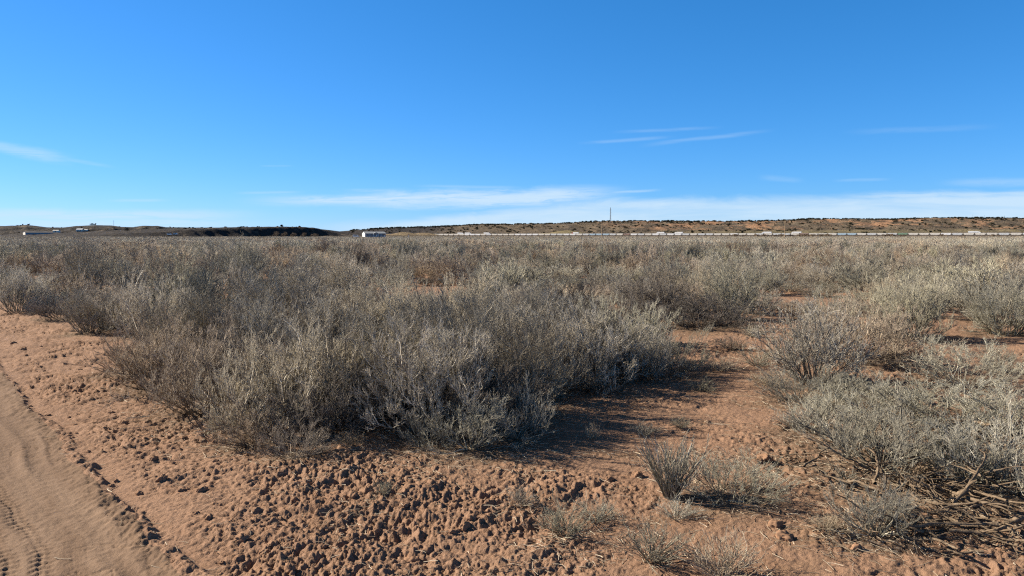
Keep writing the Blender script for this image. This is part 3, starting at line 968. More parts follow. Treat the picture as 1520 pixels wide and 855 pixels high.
# loose straw, twig ends and bark crumbs on the soil
rg = np.random.RandomState(77)
nS = 52000
rr = 2.6 * (13 / 2.6) ** rg.uniform(0, 1, nS); aa = rg.uniform(-R(42), R(42), nS)
x, y = rr * np.sin(aa), rr * np.cos(aa)
t, _ = road_t(x, y)
dens = np.clip(.16 + .60 * fbm(x * 1.3, y * 1.3, 3, 79), .02, 1) * sstep(.1, 1.6, t) + .006 + .05 * np.exp(-((t - .05) / .12) ** 2)
px_, py_ = gp(1400, 740)
dens += 1.2 * np.exp(-(((x - px_) / .7) ** 2 + ((y - py_) / .7) ** 2))
for (sx_, sy_, w) in SHRUBS:
    if math.hypot(sx_, sy_) < 13: dens += .55 * np.exp(-((x - sx_) ** 2 + (y - sy_) ** 2) / (w * .5) ** 2)
keep = rg.uniform(0, 1, nS) < dens
x, y = x[keep], y[keep]; n = len(x)
az = rg.uniform(0, 6.28, n); L = rg.uniform(.02, .13, n) * rg.uniform(.5, 1, n)
P = np.empty((n, 4, 3)); bend = rg.normal(0, .35, n)
for i in range(4):
    f = i / 3 - .5
    P[:, i, 0] = x + L * f * np.cos(az) - bend * L * f * f * np.sin(az)
    P[:, i, 1] = y + L * f * np.sin(az) + bend * L * f * f * np.cos(az)
P[:, :, 2] = ground_h(P[:, :, 0].ravel(), P[:, :, 1].ravel(), True).reshape(n, 4)
P[:, :, 2] = P[:, :, 2].max(1, keepdims=True) * .6 + P[:, :, 2] * .4 + rg.uniform(.001, .012, n)[:, None]
v, q = tubes(P, (rg.uniform(.0006, .0020, n)[:, None] * np.ones((1, 4))), 3)
LIT = link('straw_litter', mesh_np('straw_litter', v, quads=q, attrs={'tone': np.repeat(rg.uniform(0, 1, n), 12)}), M_STRAW)
tag(LIT, 'scattered straw bits and broken twigs on the red soil', 'litter', kind='stuff')

# ------------------------------------------------------------------ hills beyond the railway
RIDGE = [(-900, 336), (-500, 336), (-200, 335), (0, 335.5), (30, 335), (42, 333.8), (58, 335.3), (72, 337.5), (95, 337.5), (112, 336), (138, 334.2), (168, 334.5), (182, 336.8), (200, 337),
         (213, 335.2), (236, 335.2), (246, 337), (290, 337.5), (420, 337.5), (505, 338.6), (560, 338), (600, 338), (640, 337.2), (680, 335.5), (700, 334.5), (750, 333.6),
         (800, 333), (850, 331.4), (900, 329), (960, 328.8), (1080, 329.5), (1140, 329), (1165, 327.6), (1190, 325.8), (1230, 325.6), (1300, 326.2),
         (1400, 324.4), (1440, 323.8), (1520, 325), (1700, 326), (2400, 330)]
RX = np.array([p[0] for p in RIDGE], float); RY = np.array([p[1] for p in RIDGE], float)
HOR = 350.0
# the line of the railway, left end to right end
TA = Vector(((645 - 760) / F * 2000, 2000, 0)); TB = Vector(((1535 - 760) / F * 1270, 1270, 0))
TD = (TB - TA).normalized(); TN = Vector((-TD.y, TD.x, 0)); TROT = math.atan2(TD.y, TD.x)


def hill_h(X, Y):
    px = 760 + F * X / np.maximum(Y, 1)
    ry = np.interp(px, RX, RY)
    right = sstep(440, 600, px)
    # right-hand range, two and a half kilometres off
    hr = (HOR - ry) / F * 2700 + EYE
    qt = (X - TA.x) * TN.x + (Y - TA.y) * TN.y          # how far behind the track
    pr = .05 * sstep(70, 130, qt) + .17 * sstep(200, 620, qt) * sstep(1500, 1900, Y) + .40 * sstep(2240, 2480, Y) + .38 * sstep(2420, 2700, Y)
    band = sstep(180, 560, qt) * sstep(1500, 1900, Y) * (1 - .8 * sstep(2560, 2690, Y))
    gul = fbm(X / 160, Y / 110, 5, 101)
    rid = np.abs(vnoise(X / 90 + .3 * gul, Y / 200, 103))
    zr = hr * pr + band * (7 * gul - 7 * rid + 3) * np.clip(hr / 55, .25, 1)
    zr = np.where(Y > 2700, hr - (Y - 2700) * .004 + 2 * vnoise(X / 70, Y / 70, 104), zr + sstep(2400, 2650, Y) * 1.2 * vnoise(X / 35, Y / 35, 104))
    # left-hand hills, thirteen hundred metres off
    hl = (HOR - ry) / F * 1350 + EYE
    pl = .12 * sstep(900, 1080, Y) + .30 * sstep(1080, 1190, Y) + .58 * sstep(1190, 1350, Y)
    bl = sstep(980, 1150, Y) * (1 - .85 * sstep(1270, 1345, Y))
    zl = hl * pl + bl * (4.2 * fbm(X / 60, Y / 40, 4, 105) - 5 * np.abs(vnoise(X / 38, Y / 90, 107)))
    zl = np.where(Y > 1350, hl - (Y - 1350) * .003, zl)
    z = zr * right + zl * (1 - right)
    # the dark mesa: a long bench whose steep side is turned away from the sun
    A = np.array([-392., 890.]); B = np.array([-283., 1130.]); L = np.linalg.norm(B - A); d = (B - A) / L
    s = (X - A[0]) * d[0] + (Y - A[1]) * d[1]; q = (X - A[0]) * d[1] - (Y - A[1]) * d[0]
    q = q + 7 * vnoise(s / 40, s * 0 + 4, 109) + 4 * vnoise(s / 13, q / 30, 110)
    htop = np.interp(s, [-200, -40, 0, 80, 180, L, L + 40], [2, 7, 10, 12.5, 15.0, 14.6, 10])
    face = 1 - sstep(0, 30, q)
    end = 1 - sstep(L - 55, L + 75, s)
    zm = htop * face * end * sstep(-420, -60, q + 0 * s) * sstep(-260, -30, s)
    zm = zm + face * end * .5 * vnoise(X / 9, Y / 9, 112)
    z = np.maximum(z, zm)
    # pale spoil mounds and the grassed ramp by the highway
    for px0, Yc, w, dp, hh in ((628, 1500, 40, 30, 8.5), (600, 1480, 36, 25, 9.5), (575, 1490, 30, 30, 6), (842, 2000, 70, 45, 17), (812, 2000, 60, 45, 10)):
        xc = (px0 - 760) / F * Yc
        z = np.maximum(z, hh * np.exp(-((X - xc) / w) ** 2 - ((Y - Yc) / dp) ** 2) - .4)
    return z - .5 * (1 - sstep(620, 760, Y))


us = np.linspace(-.98, .98, 1500)
ys = np.concatenate([np.arange(640, 800, 12), np.arange(800, 1420, 3.6), np.arange(1420, 2760, 7.5), np.arange(2760, 6500, 110)])
U, YY = np.meshgrid(us, ys); XX = U * YY
ZZ = hill_h(XX.ravel(), YY.ravel()).reshape(XX.shape) - .35
nu = len(us)
i = np.arange(len(ys) - 1)[:, None] * nu; j = np.arange(nu - 1)[None, :]
Q = np.stack([i + j, i + j + 1, i + nu + j + 1, i + nu + j], -1).reshape(-1, 4)
mh, nt, b = new_mat('hill_soil'); k = N(nt)
p = k.obj()
sx = k.n('ShaderNodeSeparateXYZ'); k.put(sx.inputs[0], p); X_, Y_, Z_ = sx.outputs
n1 = k.noise(p, .010, 6, .65); n2 = k.noise(p, .045, 6, .7); n3 = k.noise(p, .22, 4, .7)
c = k.ramp(n2, [(.32, (.076, .060, .044)), (.5, (.124, .098, .070)), (.68, (.195, .150, .106))])
c = k.mix(k.mapr(n3, .46, .62, 0, .75), c, (.045, .040, .028))
# bare orange earth on the upper slopes of the right-hand range
om = k.math('MULTIPLY', k.mapr(k.math('ADD', k.math('MULTIPLY', n1, .65), k.math('MULTIPLY', n2, .4)), .515, .59), k.mapr(X_, 150, 620))
om = k.math('MULTIPLY', om, k.math('MULTIPLY', k.mapr(Z_, 14, 26), k.mapr(Y_, 2250, 2330)))
c = k.mix(k.math('MULTIPLY', om, .8), c, (.31, .178, .104))
# pale greenish grass low on the right
gm = k.math('MULTIPLY', k.mapr(X_, 300, 700), k.math('MULTIPLY', k.mapr(Z_, 22, 12), k.mapr(Y_, 1650, 1800)))
c = k.mix(k.math('MULTIPLY', gm, k.mapr(n2, .3, .6, .35, .75)), c, (.145, .125, .072))
# dark rubble and scrub on the left, darkened further to paint in slope shade
lm = k.math('MULTIPLY', k.mapr(X_, -180, -300), k.mapr(n2, .70, .54))
c = k.mix(k.math('MULTIPLY', lm, .92), c, (.030, .027, .026))
# pale mounds
pm = k.math('MULTIPLY', k.math('MULTIPLY', k.mapr(Y_, 1425, 1450), k.mapr(Y_, 1545, 1520)), k.mapr(Z_, 1.5, 4))
c = k.mix(k.math('MULTIPLY', pm, k.mapr(X_, -380, -300, 0, .8)), c, (.23, .175, .105))
rm = k.math('MULTIPLY', k.math('MULTIPLY', k.mapr(Y_, 1920, 1945), k.mapr(Y_, 2080, 2050)), k.math('MULTIPLY', k.mapr(Z_, 6.0, 8.5), k.mapr(X_, 290, 250)))
c = k.mix(k.math('MULTIPLY', rm, .85), c, (.20, .165, .09))
nt.links.new(c, b.inputs['Base Color']); b.inputs['Specular IOR Level'].default_value = .05
nt.links.new(k.bump(k.math('ADD', n2, n3), .8, 4.0), b.inputs['Normal'])
HILLS = link('hills', mesh_np('hills', np.stack([XX, YY, ZZ], -1).reshape(-1, 3), quads=Q, smooth=True), mh)
tag(HILLS, kind='structure')


def hz(x, y): return float(hill_h(np.array([float(x)]), np.array([float(y)]))[0]) - .35


def far_z(x, y):
    return max(hz(x, y), gz(x, y)) if y > 645 else gz(x, y)


# ------------------------------------------------------------------ junipers
mj, nt, b = new_mat('juniper_green'); k = N(nt)
r_ = k.n('ShaderNodeObjectInfo').outputs['Random']
c = k.ramp(k.noise(k.obj(), 2.2, 4, .7), [(.35, (.018, .022, .013)), (.65, (.042, .044, .025))])
c = k.mix(k.mapr(r_, 0, 1, 0, .55, False), c, (.060, .048, .030))
nt.links.new(c, b.inputs['Base Color'])
M_BARK = plain('bark', (0.108, 0.077, 0.054), .9, .1)
mcot, nt, b = new_mat('bare_cottonwood'); k = N(nt)
nt.links.new(k.ramp(k.noise(k.obj(), 1.5, 4, .7), [(.3, (.11, .083, .058)), (.7, (.19, .145, .10))]), b.inputs['Base Color'])


def crown_mesh(seed, h, w, n, leaf, low=.08):
    """a crown of small leaf clumps with gaps and an uneven outline"""
    rg = np.random.RandomState(seed)
    nb = 9
    bc = np.stack([rg.normal(0, w * .22, nb), rg.normal(0, w * .22, nb), rg.uniform(low + .2, .85, nb) * h], 1)
    br = rg.uniform(.16, .30, nb) * w
    which = rg.randint(0, nb, n)
    d = unit(rg.normal(size=(n, 3))); c = bc[which] + d * (br[which] * rg.uniform(.55, 1.05, n))[:, None]
    c[:, 2] = np.clip(c[:, 2], low * h, h * 1.02)
    a = unit(rg.normal(size=(n, 3))); e = unit(np.cross(a, rg.normal(size=(n, 3))))
    s = leaf * rg.uniform(.6, 1.3, n)[:, None]; f = unit(np.cross(a, e)) * s * .4
    v = np.stack([c - e * s + f, c + a * s, c + e * s + f, c - a * s], 1).reshape(-1, 3)
    return mesh_np('crown', v, quads=np.arange(n * 4).reshape(-1, 4))


jun = []
for i in range(5):
    cm = crown_mesh(400 + i, 1, rnd.uniform(.95, 1.3), 420, .085); cm.materials.append(mj)
    tb = MB(); tb.bar((0, 0, -.15), (.03, .02, .55), .06, 6, .03)
    t_o = tb.build('trunk', M_BARK); tm = t_o.data; bpy.data.objects.remove(t_o)
    jun.append((cm, tm))
js = []
rg = np.random.RandomState(31)
tries = 0
while len(js) < 4200 and tries < 150000:
    tries += 1
    px = rg.uniform(520, 1560); Y = rg.choice((rg.uniform(1750, 2300), rg.uniform(2200, 2700), rg.uniform(2640, 2760), rg.uniform(2660, 2960)))
    x = (px - 760) / F * Y
    dn = vnoise(np.array([x / 120]), np.array([Y / 120]), 115)[0]
    pr = (.26 if Y < 2200 else .60 if Y < 2620 else .9) * (1 + 1.1 * dn)
    if px < 640: pr *= .55
    if Y < 2250 and px > 1100: pr *= .55
    if (x - TA.x) * TN.x + (Y - TA.y) * TN.y < 150: continue
    if rg.rand() > pr: continue
    hh = 2.2 + 3.6 * rg.uniform(0, 1) ** 1.8 * (1.0 if Y > 2300 else .9)
    js.append((x, Y, hh))
for q in range(75):      # the dark grove on the far right
    px = rg.uniform(1472, 1530); Y = rg.uniform(2200, 2330); js.append(((px - 760) / F * Y, Y, rg.uniform(3, 5.5)))
for q in range(150):     # scrub on the left-hand hills and the mesa foot
    px = rg.uniform(0, 500); Y = rg.uniform(1010, 1390) if px < 260 else rg.uniform(900, 1200)
    js.append(((px - 760) / F * Y, Y, rg.uniform(.8, 2.0)))
for px, Y, hh in ((36, 1340, 2.4), (45, 1335, 3.2), (139, 1335, 3.6), (143, 1338, 2.5), (357, 960, 2.2), (420, 1060, 3.4), (446, 1090, 2.2), (552, 2000, 7.0), (383, 1000, 1.8), (80, 1250, 4.0), (114, 1180, 4.5), (120, 1170, 4)):
    js.append(((px - 760) / F * Y, Y, hh))


def big(j): return -j[2] / j[1]


js.sort(key=big)
far_rows = []
n_j = 0
for (x, Y, hh) in js:
    z = hz(x, Y)
    if n_j < 298 and 5 < 760 + F * x / Y < 1515:
        n_j += 1
        e = empty('juniper_tree', (x, Y, z - .1), rnd.uniform(0, 6.3)); e.scale = (hh * rnd.uniform(1.1, 2.3), hh * rnd.uniform(1.1, 1.8), hh)
        cm, tm = jun[rnd.randrange(5)]
        link('crown', cm, None, e); link('trunk', tm, None, e)
        side = 'dark scrubby tree on the low dark hills behind the long grey building' if x < -150 and Y < 1500 else 'dark round juniper dotted on the tan and orange slopes behind the train'
        tag(e, side, 'tree', 'dark trees on the far hills' if x > -150 or Y > 1500 else 'dark trees on the left hills')
    else:
        far_rows.append((x, Y, z - .1, hh * rnd.uniform(1.1, 1.9), hh, rnd.randrange(5)))
JS = scatter('juniper_scrub', far_rows, [cm for cm, tm in jun], 'far_juniper')
tag(JS, 'dark juniper scrub along the crest and slopes of the far hills', 'scrub', kind='stuff')

# leafless cottonwoods at the foot of the mesa, willow scrub by the track
for q, (px, Y, hh, w, lab) in enumerate(((411, 880, 6.6, 9, 'bare brown cottonwood at the mesa foot, leftmost and tallest of the row'), (424, 885, 6.0, 8, 'bare brown cottonwood second from the left at the mesa foot'),
                            (437, 890, 5.6, 9, 'bare brown cottonwood in the middle of the row at the mesa foot'), (452, 900, 4.8, 9, 'low bare cottonwood in the right half of the row at the mesa foot'),
                            (467, 905, 4.2, 10, 'lowest bare cottonwood at the right end of the row at the mesa foot'), (190, 900, 4.4, 5, 'pale bare tree standing alone in front of the dark left hills'))):
    x = (px - 760) / F * Y
    cm = crown_mesh(450 + q, hh, w, 900, .22, .05); cm.materials.append(mcot)
    e = empty('cottonwood_tree', (x, Y, far_z(x, Y))); link('crown', cm, None, e)
    MB().bar((0, 0, -.3), (.1, 0, hh * .6), .3, 7, .12).bar((.1, 0, hh * .35), (1.0, .2, hh * .7), .14, 6, .05).bar((.1, 0, hh * .3), (-.9, -.3, hh * .65), .14, 6, .05).build('trunk', M_BARK, e)
    tag(e, lab, 'tree', 'bare trees before the mesa')
wil = []
for i in range(3):
    cm = crown_mesh(470 + i, 1, 2.0, 380, .09, .0); cm.materials.append(mcot); wil.append(cm)
for q in range(46):
    px = rnd.choice((rnd.uniform(1085, 1330), rnd.uniform(1085, 1510), rnd.uniform(1085, 1230))); u_ = (px - 760) / F; t_ = (u_ * TA.y - TA.x) / ((TB - TA).x - u_ * (TB - TA).y)
    Y = (TA + (TB - TA) * t_).y - rnd.uniform(25, 120); x = u_ * Y; hh = rnd.uniform(2.8, 5.2)
    o = link('willow_bush', wil[q % 3]); o.location = (x, Y, far_z(x, Y) - .1); o.scale = (hh * rnd.uniform(1, 1.8), hh, hh); o.rotation_euler[2] = rnd.uniform(0, 6)
    tag(o, 'brown bush growing in front of the right half of the train', 'bush', 'brown bushes in front of the train')

# ------------------------------------------------------------------ railway, train, highway
M_BALLAST = plain('ballast', (0.128, 0.101, 0.079), .95, .05, 0, .3, .6)
M_ASPH = plain('asphalt', (0.054, 0.052, 0.050), .9, .1, 0, .2, .3)
M_DARK = plain('dark_steel', (0.032, 0.029, 0.027), .7, .3)
M_TIRE = plain('tyre_rubber', (0.018, 0.018, 0.018), .8, .2)
M_WHITE = plain('white_paint', (.78, .77, .74), .45, .4, 0, .06, .4)
M_CREAM = plain('cream_paint', (.66, .62, .54), .6, .3, 0, .12, .4)
M_LGREY = plain('light_grey_paint', (.58, .59, .58), .6, .3, 0, .12, .4)
M_BLUE = plain('pale_blue_paint', (.38, .50, .58), .6, .3, 0, .1, .4)
M_GREEN = plain('green_paint', (0.165, 0.270, 0.180), .6, .3, 0, .15, .4)
M_RUST = plain('rusty_paint', (0.270, 0.180, 0.143), .8, .2, 0, .2, .4)
M_RED = plain('red_paint', (0.315, 0.045, 0.038), .4, .4, 0, .08, .4)
M_GLASS = plain('dark_glass', (0.027, 0.036, 0.045), .1, .5)
M_STEEL = plain('galvanised_steel', (.16, .17, .18), .5, .4, .3, .1, 1)
M_POLE = plain('pole_wood', (0.315, 0.232, 0.143), .85, .1, 0, .2, 2)

RAILZ = 2.2


def strip(name, A, B, prof, mat, ext=(300, 700)):
    d = (B - A).normalized(); nrm = Vector((-d.y, d.x, 0)); a = A - d * ext[0]; b_ = B + d * ext[1]
    V = [p + nrm * q + Vector((0, 0, z)) for p in (a, b_) for q, z in prof]; n = len(prof)
    o = link(name, mesh_np(name, [tuple(v) for v in V], quads=[(i, n + i, n + i + 1, i + 1) for i in range(n - 1)]), mat)
    return tag(o, kind='structure')


strip('railway_embankment', TA, TB, [(-9, -.6), (-3, RAILZ - .25), (3, RAILZ - .25), (9, -.6)], M_BALLAST)
strip('railway_track', TA, TB, [(-.83, RAILZ - .24), (-.83, RAILZ), (-.73, RAILZ), (-.73, RAILZ - .2), (.73, RAILZ - .2), (.73, RAILZ), (.83, RAILZ), (.83, RAILZ - .24)], M_DARK)
HO = 75
HA = TA + TN * HO; HB = TB + TN * HO; HZ = 6.4
strip('highway', HA, HB, [(-16, -.6), (-8, HZ), (8, HZ), (20, .2)], M_ASPH, (900, 900))


def hopper_meshes():
    body = MB()
    prof = [(-8.1, 3.95), (-7.6, 4.45), (7.6, 4.45), (8.1, 3.95), (8.1, 2.9), (6.5, 1.25), (5.4, .95), (3.6, 1.25), (2.0, .85), (0.9, 1.25), (-.9, 1.25), (-2.0, .85), (-3.6, 1.25), (-5.4, .95), (-6.5, 1.25), (-8.1, 2.9)]
    body.prism(prof, -1.5, 1.5)
    for q in (-6, -4, -2, 0, 2, 4, 6): body.box(q, 0, 2.6, .16, 3.12, 2.2)
    hatch = MB().box(0, 0, 4.53, 13.6, .75, .16)
    frame = MB().box(0, 0, 1.02, 16.8, .5, .3).box(8.2, 0, 1.7, .12, 2.6, 1.3).box(-8.2, 0, 1.7, .12, 2.6, 1.3)
    bog = MB()
    for sx_ in (-.9, .9):
        for sy in (-.74, .74): bog.bar((sx_, sy - .07, .46), (sx_, sy + .07, .46), .46, 14)
    bog.box(0, .95, .55, 2.4, .16, .35).box(0, -.95, .55, 2.4, .16, .35).box(0, 0, .6, .5, 2, .3)
    res = []
    for nm, m_, mat in (('body', body, None), ('hatch', hatch, M_LGREY), ('frame', frame, M_DARK), ('bogie', bog, M_DARK)):
        o = m_.build(nm, mat); res.append(o.data); bpy.data.objects.remove(o)
    return res


hb, hh_, hf, hbo = hopper_meshes()
body_of = {}
for nm, mt in (('cream', M_CREAM), ('grey', M_LGREY), ('white', M_WHITE), ('blue', M_BLUE), ('green', M_GREEN), ('rust', M_RUST)):
    m2 = hb.copy(); m2.materials.clear(); m2.materials.append(mt); body_of[nm] = m2
LABC = {'cream': 'cream covered hopper car in the long freight train', 'grey': 'light grey covered hopper car in the long freight train',
        'white': 'white covered hopper car in the long freight train', 'rust': 'dull brown covered hopper car in the long freight train'}


def pxof(v): return 760 + F * v.x / v.y


step = 17.6; n_c = int((TB - TA).length / step) + 3
rt = random.Random(4)
for q in range(n_c):
    c = TA + TD * (6 + q * step); px = pxof(c)
    kind = rt.choices(('cream', 'grey', 'white', 'rust'), (5, 4, 2, .8))[0]
    lab = LABC[kind]
    if 877 < px < 900: kind = 'blue'; lab = 'pale blue hopper car, left of the pair behind the tall mid pole' if px < 888 else 'pale blue hopper car, right of the pair behind the tall mid pole'
    elif 1243 < px < 1254: kind = 'blue'; lab = 'pale blue hopper car, left of the pair toward the right end of the train'
    elif 1254 <= px < 1266: kind = 'blue'; lab = 'pale blue hopper car, right of the pair toward the right end of the train'
    elif 1333 < px < 1345: kind = 'green'; lab = 'only green car in the long freight train'
    e = empty('hopper_car', (c.x, c.y, RAILZ), TROT)
    link('body', body_of[kind], None, e); link('hatch', hh_, None, e); link('frame', hf, None, e)
    for s in (-6.2, 6.2): link('bogie', hbo, None, e, (s, 0, 0))
    tag(e, lab, 'train car', 'hopper cars of the freight train')


def truck(px, cab_mat, flip, lab, trailer=True, behind=True):
    # place on the highway where the pixel column crosses it
    u = (px - 760) / F; d = HB - HA
    t = (u * HA.y - HA.x) / (d.x - u * d.y)
    c = HA + d * t + TN * (-3.5 if flip else 3.5)
    e = empty('semi_truck', (c.x, c.y, HZ), TROT + (math.pi if flip else 0))
    MB().box(-3, 0, 2.65, 15.6, 2.55, 2.9).build('trailer', M_WHITE, e, .04)
    MB().box(-3, 0, 1.05, 15, .9, .25).box(3.2, -.8, .6, .15, .15, .8).box(3.2, .8, .6, .15, .15, .8).build('chassis', M_DARK, e)
    cab = MB().prism([(5.4, .7), (5.4, 3.9), (6.6, 3.95), (7.7, 2.9), (8.0, 1.9), (9.6, 1.75), (9.9, .7)], -1.2, 1.2).build('cab', cab_mat, e, .06)
    MB().prism([(7.12, 3.46), (7.2, 3.52), (7.77, 2.85), (7.69, 2.8)], -1.02, 1.02).build('windscreen', M_GLASS, cab)
    w = MB().bar((0, -1.25, 0), (0, -.85, 0), .5, 14).bar((0, .85, 0), (0, 1.25, 0), .5, 14).build('wheel', M_TIRE, e); w.location = (-9, 0, .5)
    for xx in (-7.8, 4.6, 5.9, 8.8):
        w2 = w.copy(); COL.objects.link(w2); w2.location = (xx, 0, .5)
    tag(e, lab, 'truck', 'semi trucks on the highway')


truck(683, M_WHITE, False, 'white semi truck above the left end of the train, first of the close pair')
truck(694, M_WHITE, False, 'white semi truck above the left end of the train, second of the close pair')
truck(722, M_WHITE, False, 'lone white semi truck just right of the close pair of trucks')
truck(854, M_RED, True, 'white trailer pulled by a red cab beside the grassy ramp')
truck(980, M_WHITE, True, 'white semi truck with pale cab, left of the two near the middle of the train')
truck(1007, M_WHITE, True, 'white semi truck with pale cab, right of the two near the middle of the train')
truck(1137, M_WHITE, True, 'white semi truck just left of the right-hand tall pole')
truck(1181, M_WHITE, True, 'white semi truck just right of the right-hand tall pole')
truck(1445, M_WHITE, False, 'white truck alone at the far right end of the highway')


# ------------------------------------------------------------------ poles, tower, houses, cars
def util_pole(px, base_py, top_py, Y, lab, r=.17, mat=M_POLE, arm=True):
    x = (px - 760) / F * Y; z = far_z(x, Y); zt = zat(top_py, Y)
    e = empty('utility_pole', (x, Y, z)); h = zt - z
    MB().bar((0, 0, -.4), (0, 0, h), r, 10, r * .7).build('pole', mat, e)
    if arm:
        MB().box(0, -.2, h - .55, 2.4, .12, .14, Matrix.Rotation(.9, 4, 'Z')).build('crossarm', mat, e)
        for q in (-.95, -.4, .4, .95):
            MB().bar((q * .62, q * .78 - .2, h - .48), (q * .62, q * .78 - .2, h - .25), .05, 6).build('insulator', M_STEEL, e)
    tag(e, lab, 'utility pole', 'utility poles')


util_pole(893, 353, 331, 520, 'wooden pole in front of the pale blue train cars', .26, arm=False)
util_pole(1164, 354, 327, 418, 'tallest wooden pole, right of the middle in front of the train', .21, arm=False)
util_pole(171, 341, 327.5, 1240, 'thin dark pole on the left hills', .22, M_DARK)
util_pole(710, 345, 332, 1980, 'pale thin pole behind the left end of the train', .3, M_POLE, False)
for px, ty in ((621, 334.5), (643, 333.5), (704, 330), (1239, 321.5), (1288, 322.5), (1441, 318.5), (1458, 319.5), (1488, 320)):
    Y = 2690; x = (px - 760) / F * Y
    e = empty('ridge_pole', (x, Y, hz(x, Y))); h = max(4, zat(ty, Y) - hz(x, Y))
    MB().bar((0, 0, -.5), (0, 0, h), .28, 8, .18).build('pole', M_DARK, e)
    MB().box(0, 0, h - .8, 2.6, .2, .2).build('crossarm', M_DARK, e)
    tag(e, 'tiny thin pole standing on the crest of the far hills', 'utility pole', 'poles on the far crest')

Y = 2650; x = (905.5 - 760) / F * Y; z0 = hz(x, Y); h = zat(308, Y) - z0
e = empty('communication_tower', (x, Y, z0 - .3))
mast = MB(); rb, rt_ = 2.6, .8
cor = [(math.cos(a), math.sin(a)) for a in (.3, .3 + 2.094, .3 + 4.188)]
for cx, cy in cor: mast.bar((cx * rb, cy * rb, -.5), (cx * rt_, cy * rt_, h), .36, 6, .3)
nb = 14
for q in range(nb):
    z1, z2 = h * q / nb, h * (q + 1) / nb; r1 = rb + (rt_ - rb) * q / nb; r2 = rb + (rt_ - rb) * (q + 1) / nb
    for w in range(3):
        a, b_ = cor[w], cor[(w + 1) % 3]
        mast.bar((a[0] * r1, a[1] * r1, z1), (b_[0] * r2, b_[1] * r2, z2), .13, 5)
        mast.bar((b_[0] * r1, b_[1] * r1, z1), (a[0] * r2, a[1] * r2, z2), .13, 5)
mast.build('mast', M_STEEL, e)
for zf, rad, hh in ((.84, 2.3, 2.6), (.68, 2.3, 2.6), (.62, 1.9, 2.2)):
    MB().bar((0, 0, h * zf - .25), (0, 0, h * zf + .05), rad * .8, 12).build('platform', M_STEEL, e)
    for q in range(6):
        a = q * math.pi / 3
        MB().box(math.cos(a) * rad, math.sin(a) * rad, h * zf, .3, .6, hh, None).build('antenna_panel', M_LGREY, e)
MB().bar((0, 0, h), (0, 0, h + 3), .12, 6, .05).build('lightning_rod', M_STEEL, e)
tag(e, 'tall grey lattice communication tower with antenna clusters on the crest', 'tower')

M_SIDE = plain('grey_or_shaded_siding', (0.225, 0.255, 0.285), .7, .2, 0, .08, .5)  # grey of the long shed; on the white home it stands for shade
M_ROOF2 = plain('dark_roof', (0.090, 0.090, 0.095), .8, .2)
M_ROOF = plain('grey_roof', (0.270, 0.285, 0.292), .8, .2, 0, .1, .5)


def house(px0, px1, Y, zb, hwall, hroof, depth, wall, gable, roof, lab, name, rz=0.0, windows=4, porch=False, white_end=True):
    xc = ((px0 + px1) / 2 - 760) / F * Y; L = (px1 - px0) / F * Y
    e = empty(name, (xc, Y + depth / 2, zb), rz); d2 = depth / 2; l2 = L / 2
    MB().box(.1, 0, hwall / 2, L - .2, depth, hwall).build('wall', wall, e)
    # the sunlit end gable
    bm = MB()
    pr = [(-d2, 0), (d2, 0), (d2, hwall), (0, hwall + hroof - .1), (-d2, hwall)]
    A = [bm.bm.verts.new((-l2 - .06, q, z)) for q, z in pr]; B = [bm.bm.verts.new((-l2 + .09, q, z)) for q, z in pr]
    bm.bm.faces.new(A); bm.bm.faces.new(B[::-1])
    for i in range(5): bm.bm.faces.new((A[i], A[(i + 1) % 5], B[(i + 1) % 5], B[i]))
    bm.build('gable_wall', gable, e)
    rf = MB()
    for s in (-1, 1):
        P = [(-l2 - .3, s * (d2 + .35), hwall - .12), (l2 + .3, s * (d2 + .35), hwall - .12), (l2 + .3, 0, hwall + hroof), (-l2 - .3, 0, hwall + hroof)]
        lo = [rf.bm.verts.new(p) for p in P]; hi = [rf.bm.verts.new((p[0], p[1], p[2] + .16)) for p in P]
        rf.bm.faces.new(lo); rf.bm.faces.new(hi[::-1])
        for i in range(4): rf.bm.faces.new((lo[i], lo[(i + 1) % 4], hi[(i + 1) % 4], hi[i]))
    rf.build('roof', roof, e)
    for q in range(windows):
        xw = -l2 + L * (q + .7) / (windows + .4)
        f = MB().box(xw, -d2 - .03, hwall * .58, 1.7, .08, 1.3).build('window_frame', M_ROOF, e)
        MB().box(xw, -d2 - .08, hwall * .58, 1.45, .05, 1.06).build('pane', M_GLASS, f)
    if porch:
        dr = MB().box(L * .04, -d2 - .03, 1.05, 1.0, .08, 2.1).build('door', M_WHITE, e)
        MB().prism([(-2.2, hwall - .05), (2.2, hwall - .05), (0, hwall + hroof * .8)], -d2 - 1.6, -d2 + .3).build('porch_roof', roof, e)
        for s in (-2, 2): MB().box(s, -d2 - 1.45, hwall / 2, .16, .16, hwall).build('porch_post', M_WHITE, e)
    tag(e, lab, 'house' if 'home' in name or 'house' in name else 'building')
    return e


